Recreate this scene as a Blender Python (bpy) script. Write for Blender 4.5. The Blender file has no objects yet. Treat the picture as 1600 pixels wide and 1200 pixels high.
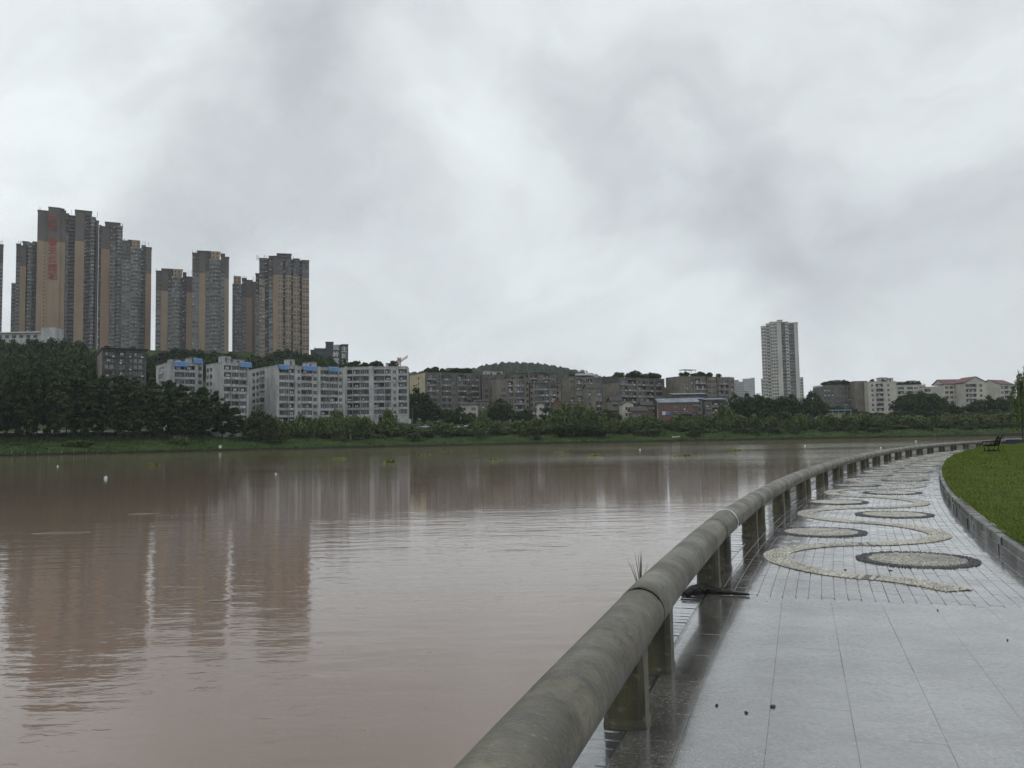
import bpy, math, random
import numpy as np
from mathutils import Vector, Matrix

R = math.radians
random.seed(11)
rng = np.random.default_rng(11)
SC = bpy.context.scene
COL = SC.collection

# ------------------------------------------------------------------ camera
FPX, CAMZ, PITCH, ROLL = 1290.0, 1.5, R(3.75), 0.018
CAM = Vector((0, 0, CAMZ))
_f = Vector((0, math.cos(PITCH), math.sin(PITCH)))
_u0 = Vector((0, -math.sin(PITCH), math.cos(PITCH)))
_r0 = Vector((1, 0, 0))
_r = _r0 * math.cos(ROLL) - _u0 * math.sin(ROLL)
_u = _u0 * math.cos(ROLL) + _r0 * math.sin(ROLL)
cam_d = bpy.data.cameras.new('camera')
cam_d.sensor_width = 36.0
cam_d.lens = FPX / 1600 * 36
cam_d.clip_start = 0.05
cam_d.clip_end = 12000
cam = bpy.data.objects.new('camera', cam_d)
COL.objects.link(cam)
cam.matrix_world = Matrix(((_r.x, _u.x, -_f.x, CAM.x), (_r.y, _u.y, -_f.y, CAM.y),
                           (_r.z, _u.z, -_f.z, CAM.z), (0, 0, 0, 1)))
SC.camera = cam


def ray(px, py):
    return _f * FPX + _r * (px - 800) - _u * (py - 600)


def at(px, py, Y):
    d = ray(px, py)
    return CAM + d * (Y / d.y)


def ground(px, py, z):
    d = ray(px, py)
    return CAM + d * ((z - CAMZ) / d.z)


# ------------------------------------------------------------------ world, sun, exposure
SC.render.engine = 'CYCLES'
SC.cycles.use_denoising = True
SC.cycles.max_bounces = 4
SC.cycles.use_adaptive_sampling = True
SC.cycles.adaptive_threshold = 0.025
SC.cycles.adaptive_min_samples = 12
SC.cycles.diffuse_bounces = 2
SC.cycles.glossy_bounces = 2
SC.cycles.transmission_bounces = 2
SC.cycles.volume_bounces = 0
SC.cycles.transparent_max_bounces = 4
SC.view_settings.view_transform = 'Standard'
SC.view_settings.look = 'None'
SC.view_settings.gamma = 1.0
SC.view_settings.exposure = 0.0

SUN_EL, SUN_AZ = R(62), R(200)
W = bpy.data.worlds.new('World')
SC.world = W
W.use_nodes = True
nt = W.node_tree
nt.nodes.clear()


def nn(tree, t, **kw):
    n = tree.nodes.new(t)
    for k, v in kw.items():
        setattr(n, k, v)
    return n


def math_n(tree, op, a, b=None, c=None, clamp=False):
    n = tree.nodes.new('ShaderNodeMath')
    n.operation = op
    n.use_clamp = clamp
    for i, v in enumerate((a, b, c)):
        if v is None:
            continue
        if isinstance(v, (int, float)):
            n.inputs[i].default_value = v
        else:
            tree.links.new(v, n.inputs[i])
    return n.outputs[0]


out = nn(nt, 'ShaderNodeOutputWorld')
sky = nn(nt, 'ShaderNodeTexSky')
sky.sky_type = 'NISHITA'
sky.sun_disc = False
sky.sun_elevation = SUN_EL
sky.sun_rotation = SUN_AZ
bg1 = nn(nt, 'ShaderNodeBackground')
bg1.inputs[1].default_value = 0.08
nt.links.new(sky.outputs[0], bg1.inputs[0])
tc = nn(nt, 'ShaderNodeTexCoord')
# soft distortion of the view direction so the cloud masses get ragged edges
wn = nn(nt, 'ShaderNodeTexNoise')
wn.inputs['Scale'].default_value = 3.2
wn.inputs['Detail'].default_value = 6
nt.links.new(tc.outputs['Generated'], wn.inputs['Vector'])
wsub = nn(nt, 'ShaderNodeVectorMath', operation='SUBTRACT')
wsub.inputs[1].default_value = (0.5, 0.5, 0.5)
nt.links.new(wn.outputs['Color'], wsub.inputs[0])
wsc = nn(nt, 'ShaderNodeVectorMath', operation='SCALE')
wsc.inputs['Scale'].default_value = 0.5
nt.links.new(wsub.outputs[0], wsc.inputs[0])
wadd = nn(nt, 'ShaderNodeVectorMath', operation='ADD')
nt.links.new(tc.outputs['Generated'], wadd.inputs[0])
nt.links.new(wsc.outputs[0], wadd.inputs[1])
mp = nn(nt, 'ShaderNodeMapping')
mp.inputs['Scale'].default_value = (1.0, 1.0, 2.1)
mp.inputs['Location'].default_value = (0.3, 0.1, 0.0)
nt.links.new(wadd.outputs[0], mp.inputs[0])
n1 = nn(nt, 'ShaderNodeTexNoise')
n1.inputs['Scale'].default_value = 2.4
n1.inputs['Detail'].default_value = 6
n1.inputs['Roughness'].default_value = 0.58
nt.links.new(mp.outputs[0], n1.inputs['Vector'])
val = math_n(nt, 'MULTIPLY_ADD', n1.outputs['Fac'], 0.62, 0.30)
# cloud masses seen in the frame: (pixel, radius, brightness change)
for (bx, by, br, ba) in ((330, 270, 0.23, -0.14), (560, 90, 0.16, -0.11), (70, 60, 0.20, 0.17), (60, 230, 0.13, 0.06),
                         (1330, 400, 0.20, -0.12), (1040, 170, 0.15, -0.10), (780, 220, 0.15, 0.10),
                         (1230, 60, 0.14, 0.07), (930, 450, 0.22, 0.04), (1420, 230, 0.15, 0.08),
                         (1580, 330, 0.13, -0.07), (600, 480, 0.17, 0.05), (480, 200, 0.12, -0.06), (1180, 300, 0.14, -0.05)):
    d0 = ray(bx, by).normalized()
    ds = nn(nt, 'ShaderNodeVectorMath', operation='DISTANCE')
    nt.links.new(wadd.outputs[0], ds.inputs[0])
    ds.inputs[1].default_value = d0
    mr = nn(nt, 'ShaderNodeMapRange', interpolation_type='SMOOTHERSTEP')
    nt.links.new(ds.outputs['Value'], mr.inputs[0])
    mr.inputs[1].default_value = 0.0
    mr.inputs[2].default_value = br * 1.35
    mr.inputs[3].default_value = ba
    mr.inputs[4].default_value = 0.0
    val = math_n(nt, 'ADD', val, mr.outputs[0])
val = math_n(nt, 'MAXIMUM', val, 0.3)
val = math_n(nt, 'MINIMUM', val, 0.80)
cr = nn(nt, 'ShaderNodeMixRGB')
cr.inputs[1].default_value = (0.39, 0.42, 0.442, 1)
cr.inputs[2].default_value = (0.835, 0.885, 0.91, 1)
nt.links.new(math_n(nt, 'MULTIPLY_ADD', val, 2.0, -0.6, clamp=True), cr.inputs[0])
bg2 = nn(nt, 'ShaderNodeBackground')
bg2.inputs[1].default_value = 1.12
nt.links.new(cr.outputs[0], bg2.inputs[0])
mx = nn(nt, 'ShaderNodeMixShader')
mx.inputs[0].default_value = 0.95
nt.links.new(bg1.outputs[0], mx.inputs[1])
nt.links.new(bg2.outputs[0], mx.inputs[2])
nt.links.new(mx.outputs[0], out.inputs[0])

sun_d = bpy.data.lights.new('sun', 'SUN')
sun_d.energy = 0.5
sun_d.angle = R(60)
sun_d.color = (1.0, 0.97, 0.93)
sun = bpy.data.objects.new('sun', sun_d)
COL.objects.link(sun)
sd = Vector((math.sin(SUN_AZ) * math.cos(SUN_EL), math.cos(SUN_AZ) * math.cos(SUN_EL), math.sin(SUN_EL)))
sun.rotation_euler = sd.to_track_quat('Z', 'Y').to_euler()

# ------------------------------------------------------------------ helpers
WATER_Z = -1.3


def tag(o, label=None, cat=None, group=None, kind=None):
    if label: o['label'] = label
    if cat: o['category'] = cat
    if group: o['group'] = group
    if kind: o['kind'] = kind
    return o


def empty(name, loc=(0, 0, 0), rz=0.0, parent=None):
    o = bpy.data.objects.new(name, None)
    o.empty_display_size = 0.2
    COL.objects.link(o)
    o.location = loc
    o.rotation_euler = (0, 0, rz)
    if parent: o.parent = parent
    return o


def link(name, mesh, parent=None, loc=(0, 0, 0), rz=0.0, scale=None):
    o = bpy.data.objects.new(name, mesh)
    COL.objects.link(o)
    o.location = loc
    o.rotation_euler = (0, 0, rz)
    if scale: o.scale = scale
    if parent: o.parent = parent
    return o


def copy_tree(o, parent=None):
    c = o.copy()
    COL.objects.link(c)
    c.parent = parent
    for ch in o.children:
        copy_tree(ch, c)
    return c


class MB:
    def __init__(self):
        self.v, self.f, self.m = [], [], []

    def quad(self, a, b, c, d, m=0):
        i = len(self.v)
        self.v += [tuple(a), tuple(b), tuple(c), tuple(d)]
        self.f.append((i, i + 1, i + 2, i + 3)); self.m.append(m)

    def tri(self, a, b, c, m=0):
        i = len(self.v)
        self.v += [tuple(a), tuple(b), tuple(c)]
        self.f.append((i, i + 1, i + 2)); self.m.append(m)

    def box(self, x0, x1, y0, y1, z0, z1, m=0):
        i = len(self.v)
        self.v += [(x0, y0, z0), (x1, y0, z0), (x1, y1, z0), (x0, y1, z0), (x0, y0, z1), (x1, y0, z1), (x1, y1, z1), (x0, y1, z1)]
        self.f += [(i, i + 3, i + 2, i + 1), (i + 4, i + 5, i + 6, i + 7), (i, i + 1, i + 5, i + 4), (i + 1, i + 2, i + 6, i + 5),
                   (i + 2, i + 3, i + 7, i + 6), (i + 3, i, i + 4, i + 7)]
        self.m += [m] * 6

    def prism(self, pts, z0, z1, m=0, mtop=None):
        i = len(self.v); n = len(pts)
        self.v += [(p[0], p[1], z0) for p in pts] + [(p[0], p[1], z1) for p in pts]
        for k in range(n):
            j = (k + 1) % n
            self.f.append((i + k, i + j, i + n + j, i + n + k)); self.m.append(m)
        self.f.append(tuple(range(i + n, i + 2 * n))); self.m.append(m if mtop is None else mtop)
        self.f.append(tuple(range(i + n - 1, i - 1, -1))); self.m.append(m)

    def tube(self, pts, rad, n=8, m=0, cap=True):
        pts = [Vector(p) for p in pts]
        i0 = len(self.v)
        for k, p in enumerate(pts):
            t = (pts[min(k + 1, len(pts) - 1)] - pts[max(k - 1, 0)]).normalized()
            a = t.cross(Vector((0, 0, 1)))
            if a.length < 1e-3: a = Vector((1, 0, 0))
            a.normalize(); b = t.cross(a)
            r = rad[k] if isinstance(rad, (list, tuple)) else rad
            for q in range(n):
                w = 2 * math.pi * q / n
                self.v.append(tuple(p + (a * math.cos(w) + b * math.sin(w)) * r))
        for k in range(len(pts) - 1):
            for q in range(n):
                q2 = (q + 1) % n
                self.f.append((i0 + k * n + q, i0 + k * n + q2, i0 + (k + 1) * n + q2, i0 + (k + 1) * n + q)); self.m.append(m)
        if cap:
            self.f.append(tuple(i0 + q for q in range(n))); self.m.append(m)
            e = i0 + (len(pts) - 1) * n
            self.f.append(tuple(e + q for q in reversed(range(n)))); self.m.append(m)

    def mesh(self, name, mats, smooth=False):
        me = bpy.data.meshes.new(name)
        me.from_pydata(self.v, [], self.f)
        for mt in (mats if isinstance(mats, (list, tuple)) else [mats]):
            me.materials.append(mt)
        if len(self.m) == len(me.polygons):
            me.polygons.foreach_set('material_index', self.m)
        if smooth:
            me.polygons.foreach_set('use_smooth', [True] * len(me.polygons))
        me.update()
        return me

    def build(self, name, mats, parent=None, loc=(0, 0, 0), rz=0.0, smooth=False):
        return link(name, self.mesh(name, mats, smooth), parent, loc, rz)


def np_mesh(name, verts, nper, mats, mat_idx=None, smooth=False):
    """verts (N*nper,3): independent polygons of nper corners"""
    verts = np.asarray(verts, dtype=np.float32).reshape(-1, 3)
    n = len(verts) // nper
    me = bpy.data.meshes.new(name)
    me.vertices.add(len(verts)); me.vertices.foreach_set('co', verts.ravel())
    me.loops.add(len(verts)); me.loops.foreach_set('vertex_index', np.arange(len(verts), dtype=np.int32))
    me.polygons.add(n)
    me.polygons.foreach_set('loop_start', np.arange(0, n * nper, nper, dtype=np.int32))
    for mt in (mats if isinstance(mats, (list, tuple)) else [mats]):
        me.materials.append(mt)
    if mat_idx is not None: me.polygons.foreach_set('material_index', np.asarray(mat_idx, dtype=np.int32))
    me.polygons.foreach_set('use_smooth', np.full(n, smooth, dtype=bool))
    me.update(calc_edges=True)
    return me


def idx_mesh(name, verts, faces, mats, smooth=False):
    verts = np.asarray(verts, dtype=np.float32); faces = np.asarray(faces, dtype=np.int32)
    me = bpy.data.meshes.new(name)
    me.vertices.add(len(verts)); me.vertices.foreach_set('co', verts.ravel())
    k = faces.shape[1]
    me.loops.add(faces.size); me.loops.foreach_set('vertex_index', faces.ravel())
    me.polygons.add(len(faces)); me.polygons.foreach_set('loop_start', np.arange(0, faces.size, k, dtype=np.int32))
    me.materials.append(mats)
    me.polygons.foreach_set('use_smooth', np.full(len(faces), smooth, dtype=bool))
    me.update(calc_edges=True)
    return me


# ------------------------------------------------------------------ materials
MATS = {}


def pos_node(t, scale=(1, 1, 1), obj=False):
    if obj:
        c = nn(t, 'ShaderNodeTexCoord').outputs['Object']
    else:
        c = nn(t, 'ShaderNodeNewGeometry').outputs['Position']
    m = nn(t, 'ShaderNodeMapping')
    m.inputs['Scale'].default_value = scale
    t.links.new(c, m.inputs[0])
    return m.outputs[0]


def noise(t, vec, scale, detail=3, rough=0.55):
    n = nn(t, 'ShaderNodeTexNoise')
    n.inputs['Scale'].default_value = scale
    n.inputs['Detail'].default_value = detail
    n.inputs['Roughness'].default_value = rough
    t.links.new(vec, n.inputs['Vector'])
    return n.outputs['Fac']


def ramp(t, fac, lo, hi, a=0.0, b=1.0):
    m = nn(t, 'ShaderNodeMapRange', interpolation_type='SMOOTHSTEP')
    t.links.new(fac, m.inputs[0])
    m.inputs[1].default_value, m.inputs[2].default_value = lo, hi
    m.inputs[3].default_value, m.inputs[4].default_value = a, b
    return m.outputs[0]


def mixc(t, fac, a, b, mode='MIX'):
    m = nn(t, 'ShaderNodeMixRGB', blend_type=mode)
    if isinstance(fac, (int, float)): m.inputs[0].default_value = fac
    else: t.links.new(fac, m.inputs[0])
    for i, c in ((1, a), (2, b)):
        if isinstance(c, (tuple, list)): m.inputs[i].default_value = (*c, 1)
        else: t.links.new(c, m.inputs[i])
    return m.outputs[0]


def bump(t, h, strength, dist, normal=None):
    b = nn(t, 'ShaderNodeBump')
    b.inputs['Strength'].default_value = strength
    b.inputs['Distance'].default_value = dist
    t.links.new(h, b.inputs['Height'])
    if normal is not None: t.links.new(normal, b.inputs['Normal'])
    return b.outputs[0]


def new_mat(name):
    m = bpy.data.materials.new(name)
    m.use_nodes = True
    t = m.node_tree
    p = t.nodes['Principled BSDF']
    MATS[name] = m
    return m, t, p


def mat(name, c1, c2=None, rough=0.7, scale=0.6, stain=None, stain_amt=0.6, streak=(0.9, 0.9, 0.12), bumpv=0.0, bscale=8.0, spec=0.4, lo=0.35, hi=0.65, obj=False, per_obj=0.0):
    m, t, p = new_mat(name)
    v = pos_node(t, obj=obj)
    col = mixc(t, ramp(t, noise(t, v, scale, 4), lo, hi), c1, c2 or tuple(x * 0.8 for x in c1))
    if stain:
        vs = pos_node(t, streak, obj=obj)
        col = mixc(t, ramp(t, noise(t, vs, 1.0, 5, 0.65), 0.48, 0.72, 0, stain_amt), col, stain)
    if per_obj:
        oi = nn(t, 'ShaderNodeObjectInfo').outputs['Random']
        f = math_n(t, 'MULTIPLY_ADD', oi, per_obj, 1 - per_obj / 2)
        hs = nn(t, 'ShaderNodeHueSaturation')
        t.links.new(f, hs.inputs['Value']); t.links.new(col, hs.inputs['Color'])
        col = hs.outputs[0]
    t.links.new(col, p.inputs['Base Color'])
    p.inputs['Roughness'].default_value = rough
    p.inputs['Specular IOR Level'].default_value = spec
    if bumpv:
        t.links.new(bump(t, noise(t, v, bscale, 5, 0.6), bumpv, 0.02), p.inputs['Normal'])
    return m


def leaf_mat(name, c1, c2, c3, patch=None):
    m, t, p = new_mat(name)
    g = nn(t, 'ShaderNodeNewGeometry')
    oi = nn(t, 'ShaderNodeObjectInfo').outputs['Random']
    col = mixc(t, g.outputs['Random Per Island'], c1, c2)
    col = mixc(t, ramp(t, oi, 0.3, 1.0, 0, 0.7), col, c3)
    if patch:
        pv_ = pos_node(t)
        col = mixc(t, ramp(t, noise(t, pv_, 0.55, 5, 0.65), 0.48, 0.66, 0, 0.75), col, patch)
        col = mixc(t, ramp(t, noise(t, pv_, 1.7, 4, 0.6), 0.5, 0.66, 0, 0.6), col, c1)
    t.links.new(col, p.inputs['Base Color'])
    p.inputs['Roughness'].default_value = 0.6
    p.inputs['Specular IOR Level'].default_value = 0.1
    return m


# facades
WHITE = mat('white_tile_wall', (0.43, 0.437, 0.432), (0.33, 0.337, 0.335), 0.7, 0.25, stain=(0.13, 0.127, 0.115), stain_amt=0.75)
GREYC = mat('old_grey_render', (0.155, 0.147, 0.132), (0.115, 0.109, 0.099), 0.85, 0.3, stain=(0.045, 0.043, 0.04), stain_amt=0.8)
BEIGEC = mat('old_beige_render', (0.205, 0.185, 0.152), (0.155, 0.14, 0.118), 0.85, 0.3, stain=(0.06, 0.056, 0.05), stain_amt=0.7)
YELLOW = mat('cream_yellow_wall', (0.52, 0.46, 0.31), (0.44, 0.39, 0.27), 0.8, 0.2, stain=(0.25, 0.22, 0.16), stain_amt=0.5)
DARKC = mat('blackened_concrete', (0.10, 0.098, 0.092), (0.055, 0.054, 0.052), 0.9, 0.4, stain=(0.03, 0.03, 0.03), stain_amt=0.8)
BRICK = mat('red_brick_wall', (0.165, 0.105, 0.085), (0.125, 0.082, 0.068), 0.85, 0.8, stain=(0.06, 0.05, 0.045), stain_amt=0.6)
PALEW = mat('pale_cream_wall', (0.50, 0.47, 0.42), (0.42, 0.40, 0.36), 0.8, 0.25, stain=(0.22, 0.2, 0.18), stain_amt=0.5)
T_BEIGE = mat('tower_beige', (0.29, 0.225, 0.16), (0.255, 0.197, 0.142), 0.75, 0.05, stain=(0.17, 0.135, 0.10), stain_amt=0.45, streak=(0.3, 0.3, 0.03))
T_PINK = mat('tower_brown', (0.26, 0.18, 0.13), (0.22, 0.155, 0.115), 0.75, 0.05, stain=(0.15, 0.12, 0.1), stain_amt=0.4, streak=(0.3, 0.3, 0.03))
T_GREY = mat('tower_grey_cap', (0.125, 0.112, 0.103), (0.098, 0.089, 0.083), 0.75, 0.05, stain=(0.06, 0.056, 0.054), stain_amt=0.5, streak=(0.3, 0.3, 0.03))
T_FRAME = mat('tower_grey_frame', (0.20, 0.19, 0.18), (0.14, 0.135, 0.13), 0.7, 0.3)
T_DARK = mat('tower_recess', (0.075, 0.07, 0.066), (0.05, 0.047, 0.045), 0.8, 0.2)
T_PALE = mat('pale_tower_wall', (0.50, 0.48, 0.445), (0.43, 0.415, 0.385), 0.75, 0.06, stain=(0.22, 0.21, 0.195), stain_amt=0.5, streak=(0.3, 0.3, 0.03))
T_FAR = mat('distant_tower_wall', (0.36, 0.36, 0.35), (0.32, 0.32, 0.31), 0.8, 0.06)
T_SLATE = mat('dark_slate_panel', (0.055, 0.068, 0.072), (0.045, 0.055, 0.06), 0.7, 0.05)
WINF = mat('window_frame_white', (0.34, 0.35, 0.35), rough=0.6)
BACKM = mat('balcony_screen', (0.045, 0.045, 0.045), (0.022, 0.022, 0.022), 0.6, 0.9)  # near-black colour standing in for shade inside the balcony recesses
PARA = mat('pale_parapet', (0.27, 0.252, 0.22), (0.20, 0.187, 0.165), 0.85, 0.5, stain=(0.07, 0.066, 0.06), stain_amt=0.8)
AC = mat('white_metal', (0.62, 0.63, 0.62), (0.5, 0.5, 0.5), 0.5, 1.0)
BLUE = mat('blue_roof_sheet', (0.095, 0.21, 0.40), (0.075, 0.17, 0.34), 0.5, 0.3)
GREYROOF = mat('grey_roof_sheet', (0.20, 0.25, 0.29), (0.14, 0.17, 0.20), 0.55, 0.3)
MAROON = mat('maroon_roof_tile', (0.16, 0.075, 0.08), (0.12, 0.06, 0.065), 0.7, 0.5)
RUSTROOF = mat('rust_red_roof', (0.17, 0.07, 0.05), (0.11, 0.05, 0.04), 0.75, 0.5)
DARKROOF = mat('dark_tile_roof', (0.06, 0.058, 0.056), (0.04, 0.04, 0.04), 0.8, 0.5)
REDSIGN = mat('red_paint', (0.42, 0.06, 0.045), rough=0.5)
SIGNRED = mat('sign_letter_red', (0.30, 0.055, 0.05), (0.24, 0.05, 0.045), 0.6)
SIGNWHITE = mat('sign_letter_white', (0.62, 0.64, 0.64), rough=0.5)
CLOTH = mat('hanging_laundry', (0.34, 0.22, 0.2), (0.2, 0.3, 0.42), 0.9, 0.5)
STEEL = mat('grey_steel', (0.22, 0.22, 0.22), rough=0.5)
CRANE = mat('crane_paint', (0.40, 0.24, 0.20), rough=0.6)


def glass_mat(name, col, rough=0.15):
    m, t, p = new_mat(name)
    g = nn(t, 'ShaderNodeNewGeometry')
    c = mixc(t, g.outputs['Random Per Island'], tuple(x * 0.5 for x in col), tuple(x * 1.4 for x in col))
    t.links.new(c, p.inputs['Base Color'])
    p.inputs['Roughness'].default_value = rough
    p.inputs['Specular IOR Level'].default_value = 0.6
    return m


GLASS = glass_mat('window_glass', (0.03, 0.036, 0.04))
GLASSL = glass_mat('window_glass_pale', (0.10, 0.115, 0.125), 0.25)

# foliage
L_DARK = leaf_mat('leaf_dark', (0.013, 0.027, 0.010), (0.045, 0.070, 0.024), (0.048, 0.066, 0.020))
L_MID = leaf_mat('leaf_mid', (0.022, 0.040, 0.014), (0.055, 0.085, 0.027), (0.042, 0.066, 0.022))
L_WILLOW = leaf_mat('leaf_willow', (0.045, 0.072, 0.022), (0.13, 0.165, 0.055), (0.10, 0.135, 0.05))
L_REED = leaf_mat('leaf_reed', (0.055, 0.075, 0.032), (0.11, 0.135, 0.06), (0.085, 0.10, 0.055))
L_YELLOW = leaf_mat('leaf_yellow', (0.11, 0.15, 0.03), (0.19, 0.23, 0.05), (0.15, 0.19, 0.045))
L_GRASS = leaf_mat('grass_blade', (0.080, 0.115, 0.020), (0.16, 0.21, 0.045), (0.13, 0.175, 0.035), (0.18, 0.19, 0.06))
BARK = mat('bark', (0.06, 0.05, 0.04), (0.035, 0.03, 0.025), 0.9, 3.0)

# ------------------------------------------------------------------ river
m, t, p = new_mat('muddy_river_water')
v = pos_node(t)
lane = noise(t, pos_node(t, (0.006, 0.035, 1)), 1.0, 4, 0.6)          # wind lanes along the flow
mud = mixc(t, ramp(t, noise(t, pos_node(t, (0.02, 0.05, 1)), 1.0, 4), 0.35, 0.65), (0.252, 0.184, 0.143), (0.220, 0.160, 0.124))
t.links.new(mud, p.inputs['Base Color'])
p.inputs['IOR'].default_value = 1.34
p.inputs['Roughness'].default_value = 0.05
rip = noise(t, pos_node(t, (0.8, 2.0, 1)), 1.0, 4, 0.55)
rip2 = noise(t, pos_node(t, (0.10, 0.45, 1)), 1.0, 3, 0.5)
amp = ramp(t, lane, 0.38, 0.66, 0.2, 2.4)
rip3 = noise(t, pos_node(t, (5, 8, 1)), 1.0, 2, 0.5)
hgt = math_n(t, 'MULTIPLY', math_n(t, 'ADD', rip, math_n(t, 'MULTIPLY', rip2, 0.9)), amp)
hgt = math_n(t, 'ADD', hgt, math_n(t, 'MULTIPLY', rip3, 0.22))
sxy = nn(t, 'ShaderNodeSeparateXYZ'); t.links.new(nn(t, 'ShaderNodeNewGeometry').outputs['Position'], sxy.inputs[0])
bend = ramp(t, math_n(t, 'MULTIPLY_ADD', sxy.outputs['Y'], 0.42, sxy.outputs['X']), 5, 110, 1.0, 5.0)   # choppier water in the open bend
hgt = math_n(t, 'MULTIPLY', hgt, bend)
nb = bump(t, hgt, 0.19, 0.03)
vo = nn(t, 'ShaderNodeTexVoronoi', voronoi_dimensions='2D')
vo.inputs['Scale'].default_value = 1.35
vo.inputs['Randomness'].default_value = 1.0
t.links.new(v, vo.inputs['Vector'])
sep = nn(t, 'ShaderNodeSeparateColor')
t.links.new(vo.outputs['Color'], sep.inputs[0])
rr = math_n(t, 'MULTIPLY', sep.outputs[0], 0.22)
ring = math_n(t, 'ABSOLUTE', math_n(t, 'SUBTRACT', vo.outputs['Distance'], rr))
ring = ramp(t, ring, 0.0, 0.03, 1.0, 0.0)
ring = math_n(t, 'MULTIPLY', ring, ramp(t, sep.outputs[1], 0.5, 1.0, 0.0, 1.0))
nb = bump(t, ring, 0.4, 0.003, nb)
t.links.new(nb, p.inputs['Normal'])
WATERM = m
mb = MB()
mb.quad((-2500, -400, WATER_Z), (3000, -400, WATER_Z), (3000, 900, WATER_Z), (-2500, 900, WATER_Z))
river = tag(mb.build('river', WATERM), kind='structure')

# ------------------------------------------------------------------ far bank terrain
shore_px = [(-900, 735), (-400, 723), (0, 713), (200, 708.5), (400, 703.5), (600, 699), (800, 694.8), (1000, 691), (1200, 687.5), (1400, 684), (1550, 681.3), (1700, 678.8), (2100, 672.5)]
_sp = [ground(px, py, WATER_Z) for px, py in shore_px]
SK_ = [q.x / q.y for q in _sp]
SYK = [q.y for q in _sp]


def shoreK(k):
    """distance (along y) of the far waterline on the bearing x/y = k"""
    return float(np.interp(k, SK_, SYK))


PS = [-30, -6, 0, 3, 10, 20, 40, 62, 80, 110, 180, 350, 700, 1500]
PZ_L = [-4, -2.2, -1.3, -0.4, 1.4, 2.9, 4.4, 7.6, 8.4, 14, 36, 74, 85, 90]
PZ_M = [-4, -2.2, -1.3, -0.4, 1.4, 2.9, 4.2, 7.4, 8.2, 11, 18, 28, 40, 60]
PZ_R = [-4, -2.2, -1.3, -0.4, 1.2, 2.6, 3.9, 6.2, 6.8, 8.5, 12, 26, 38, 50]


def terr(X, Y):
    k = X / max(Y, 50)
    s = Y - shoreK(k)
    l, mi, r = np.interp(s, PS, PZ_L), np.interp(s, PS, PZ_M), np.interp(s, PS, PZ_R)
    wl = min(1, max(0, (-0.18 - k) / 0.12)); wr = min(1, max(0, (k - 0.2) / 0.15))
    z = l * wl + r * wr + mi * (1 - wl - wr)
    z += 0.25 * math.sin(X * 0.13 + Y * 0.21) * min(1, max(0, s / 10)) + 0.15 * math.sin(X * 0.41 - Y * 0.3) * min(1, max(0, s / 6))
    return float(z)


m, t, p = new_mat('bank_grass')
v = pos_node(t)
c = mixc(t, ramp(t, noise(t, pos_node(t, (0.5, 0.9, 0.9)), 0.25, 5, 0.65), 0.35, 0.65), (0.026, 0.050, 0.014), (0.056, 0.086, 0.026))
c = mixc(t, ramp(t, noise(t, v, 0.07, 4), 0.55, 0.7, 0, 0.8), c, (0.055, 0.066, 0.03))
sz = nn(t, 'ShaderNodeSeparateXYZ'); t.links.new(nn(t, 'ShaderNodeNewGeometry').outputs['Position'], sz.inputs[0])
edge = math_n(t, 'MULTIPLY_ADD', noise(t, v, 0.3, 3), 1.2, -1.3)
c = mixc(t, ramp(t, math_n(t, 'SUBTRACT', sz.outputs['Z'], edge), -0.1, 0.5, 1, 0), c, (0.024, 0.021, 0.015))
t.links.new(c, p.inputs['Base Color'])
p.inputs['Roughness'].default_value = 0.9
p.inputs['Specular IOR Level'].default_value = 0.05
t.links.new(bump(t, noise(t, v, 1.2, 5, 0.7), 0.9, 0.6), p.inputs['Normal'])
BANKM = m
xs = sorted(set([-2.4, -1.9, -1.5, -1.2, -1.0] + list(np.arange(-0.85, 0.851, 0.014)) + [1.0, 1.2, 1.5, 1.9, 2.4]))
ss = [-30, -6, -2, 0, 1, 2, 3, 4.5, 6, 8, 10, 13, 16, 20, 25, 30, 35, 40, 48, 56, 62, 70, 80, 95, 110, 140, 180, 240, 300, 350, 450, 700, 1100]
V, F = [], []
for x in xs:
    for s_ in ss:
        y = shoreK(x) + s_
        wob = (1.2 * math.sin(x * 61) + 0.8 * math.sin(x * 150 + 1)) * (1 if -3 < s_ < 12 else 0.2)
        V.append((x * y, y + wob, terr(x * y, y)))
ns = len(ss)
for i in range(len(xs) - 1):
    for j in range(ns - 1):
        F.append((i * ns + j, (i + 1) * ns + j, (i + 1) * ns + j + 1, i * ns + j + 1))
tag(link('far_bank', idx_mesh('far_bank', V, F, BANKM, True)), kind='structure')

# road along the top of the bank
ROADM = mat('wet_asphalt', (0.055, 0.056, 0.058), (0.04, 0.04, 0.042), 0.35, 0.5)
mb = MB()
rx = list(np.arange(-0.8, 0.8, 0.025))
for a, b in zip(rx[:-1], rx[1:]):
    pa = [(q * (shoreK(q) + s_), shoreK(q) + s_, terr(q * (shoreK(q) + s_), shoreK(q) + s_) + 0.12) for q in (a, b) for s_ in (54, 62)]
    mb.quad(pa[0], pa[2], pa[3], pa[1])
tag(mb.build('riverside_road', ROADM), kind='structure')

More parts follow.
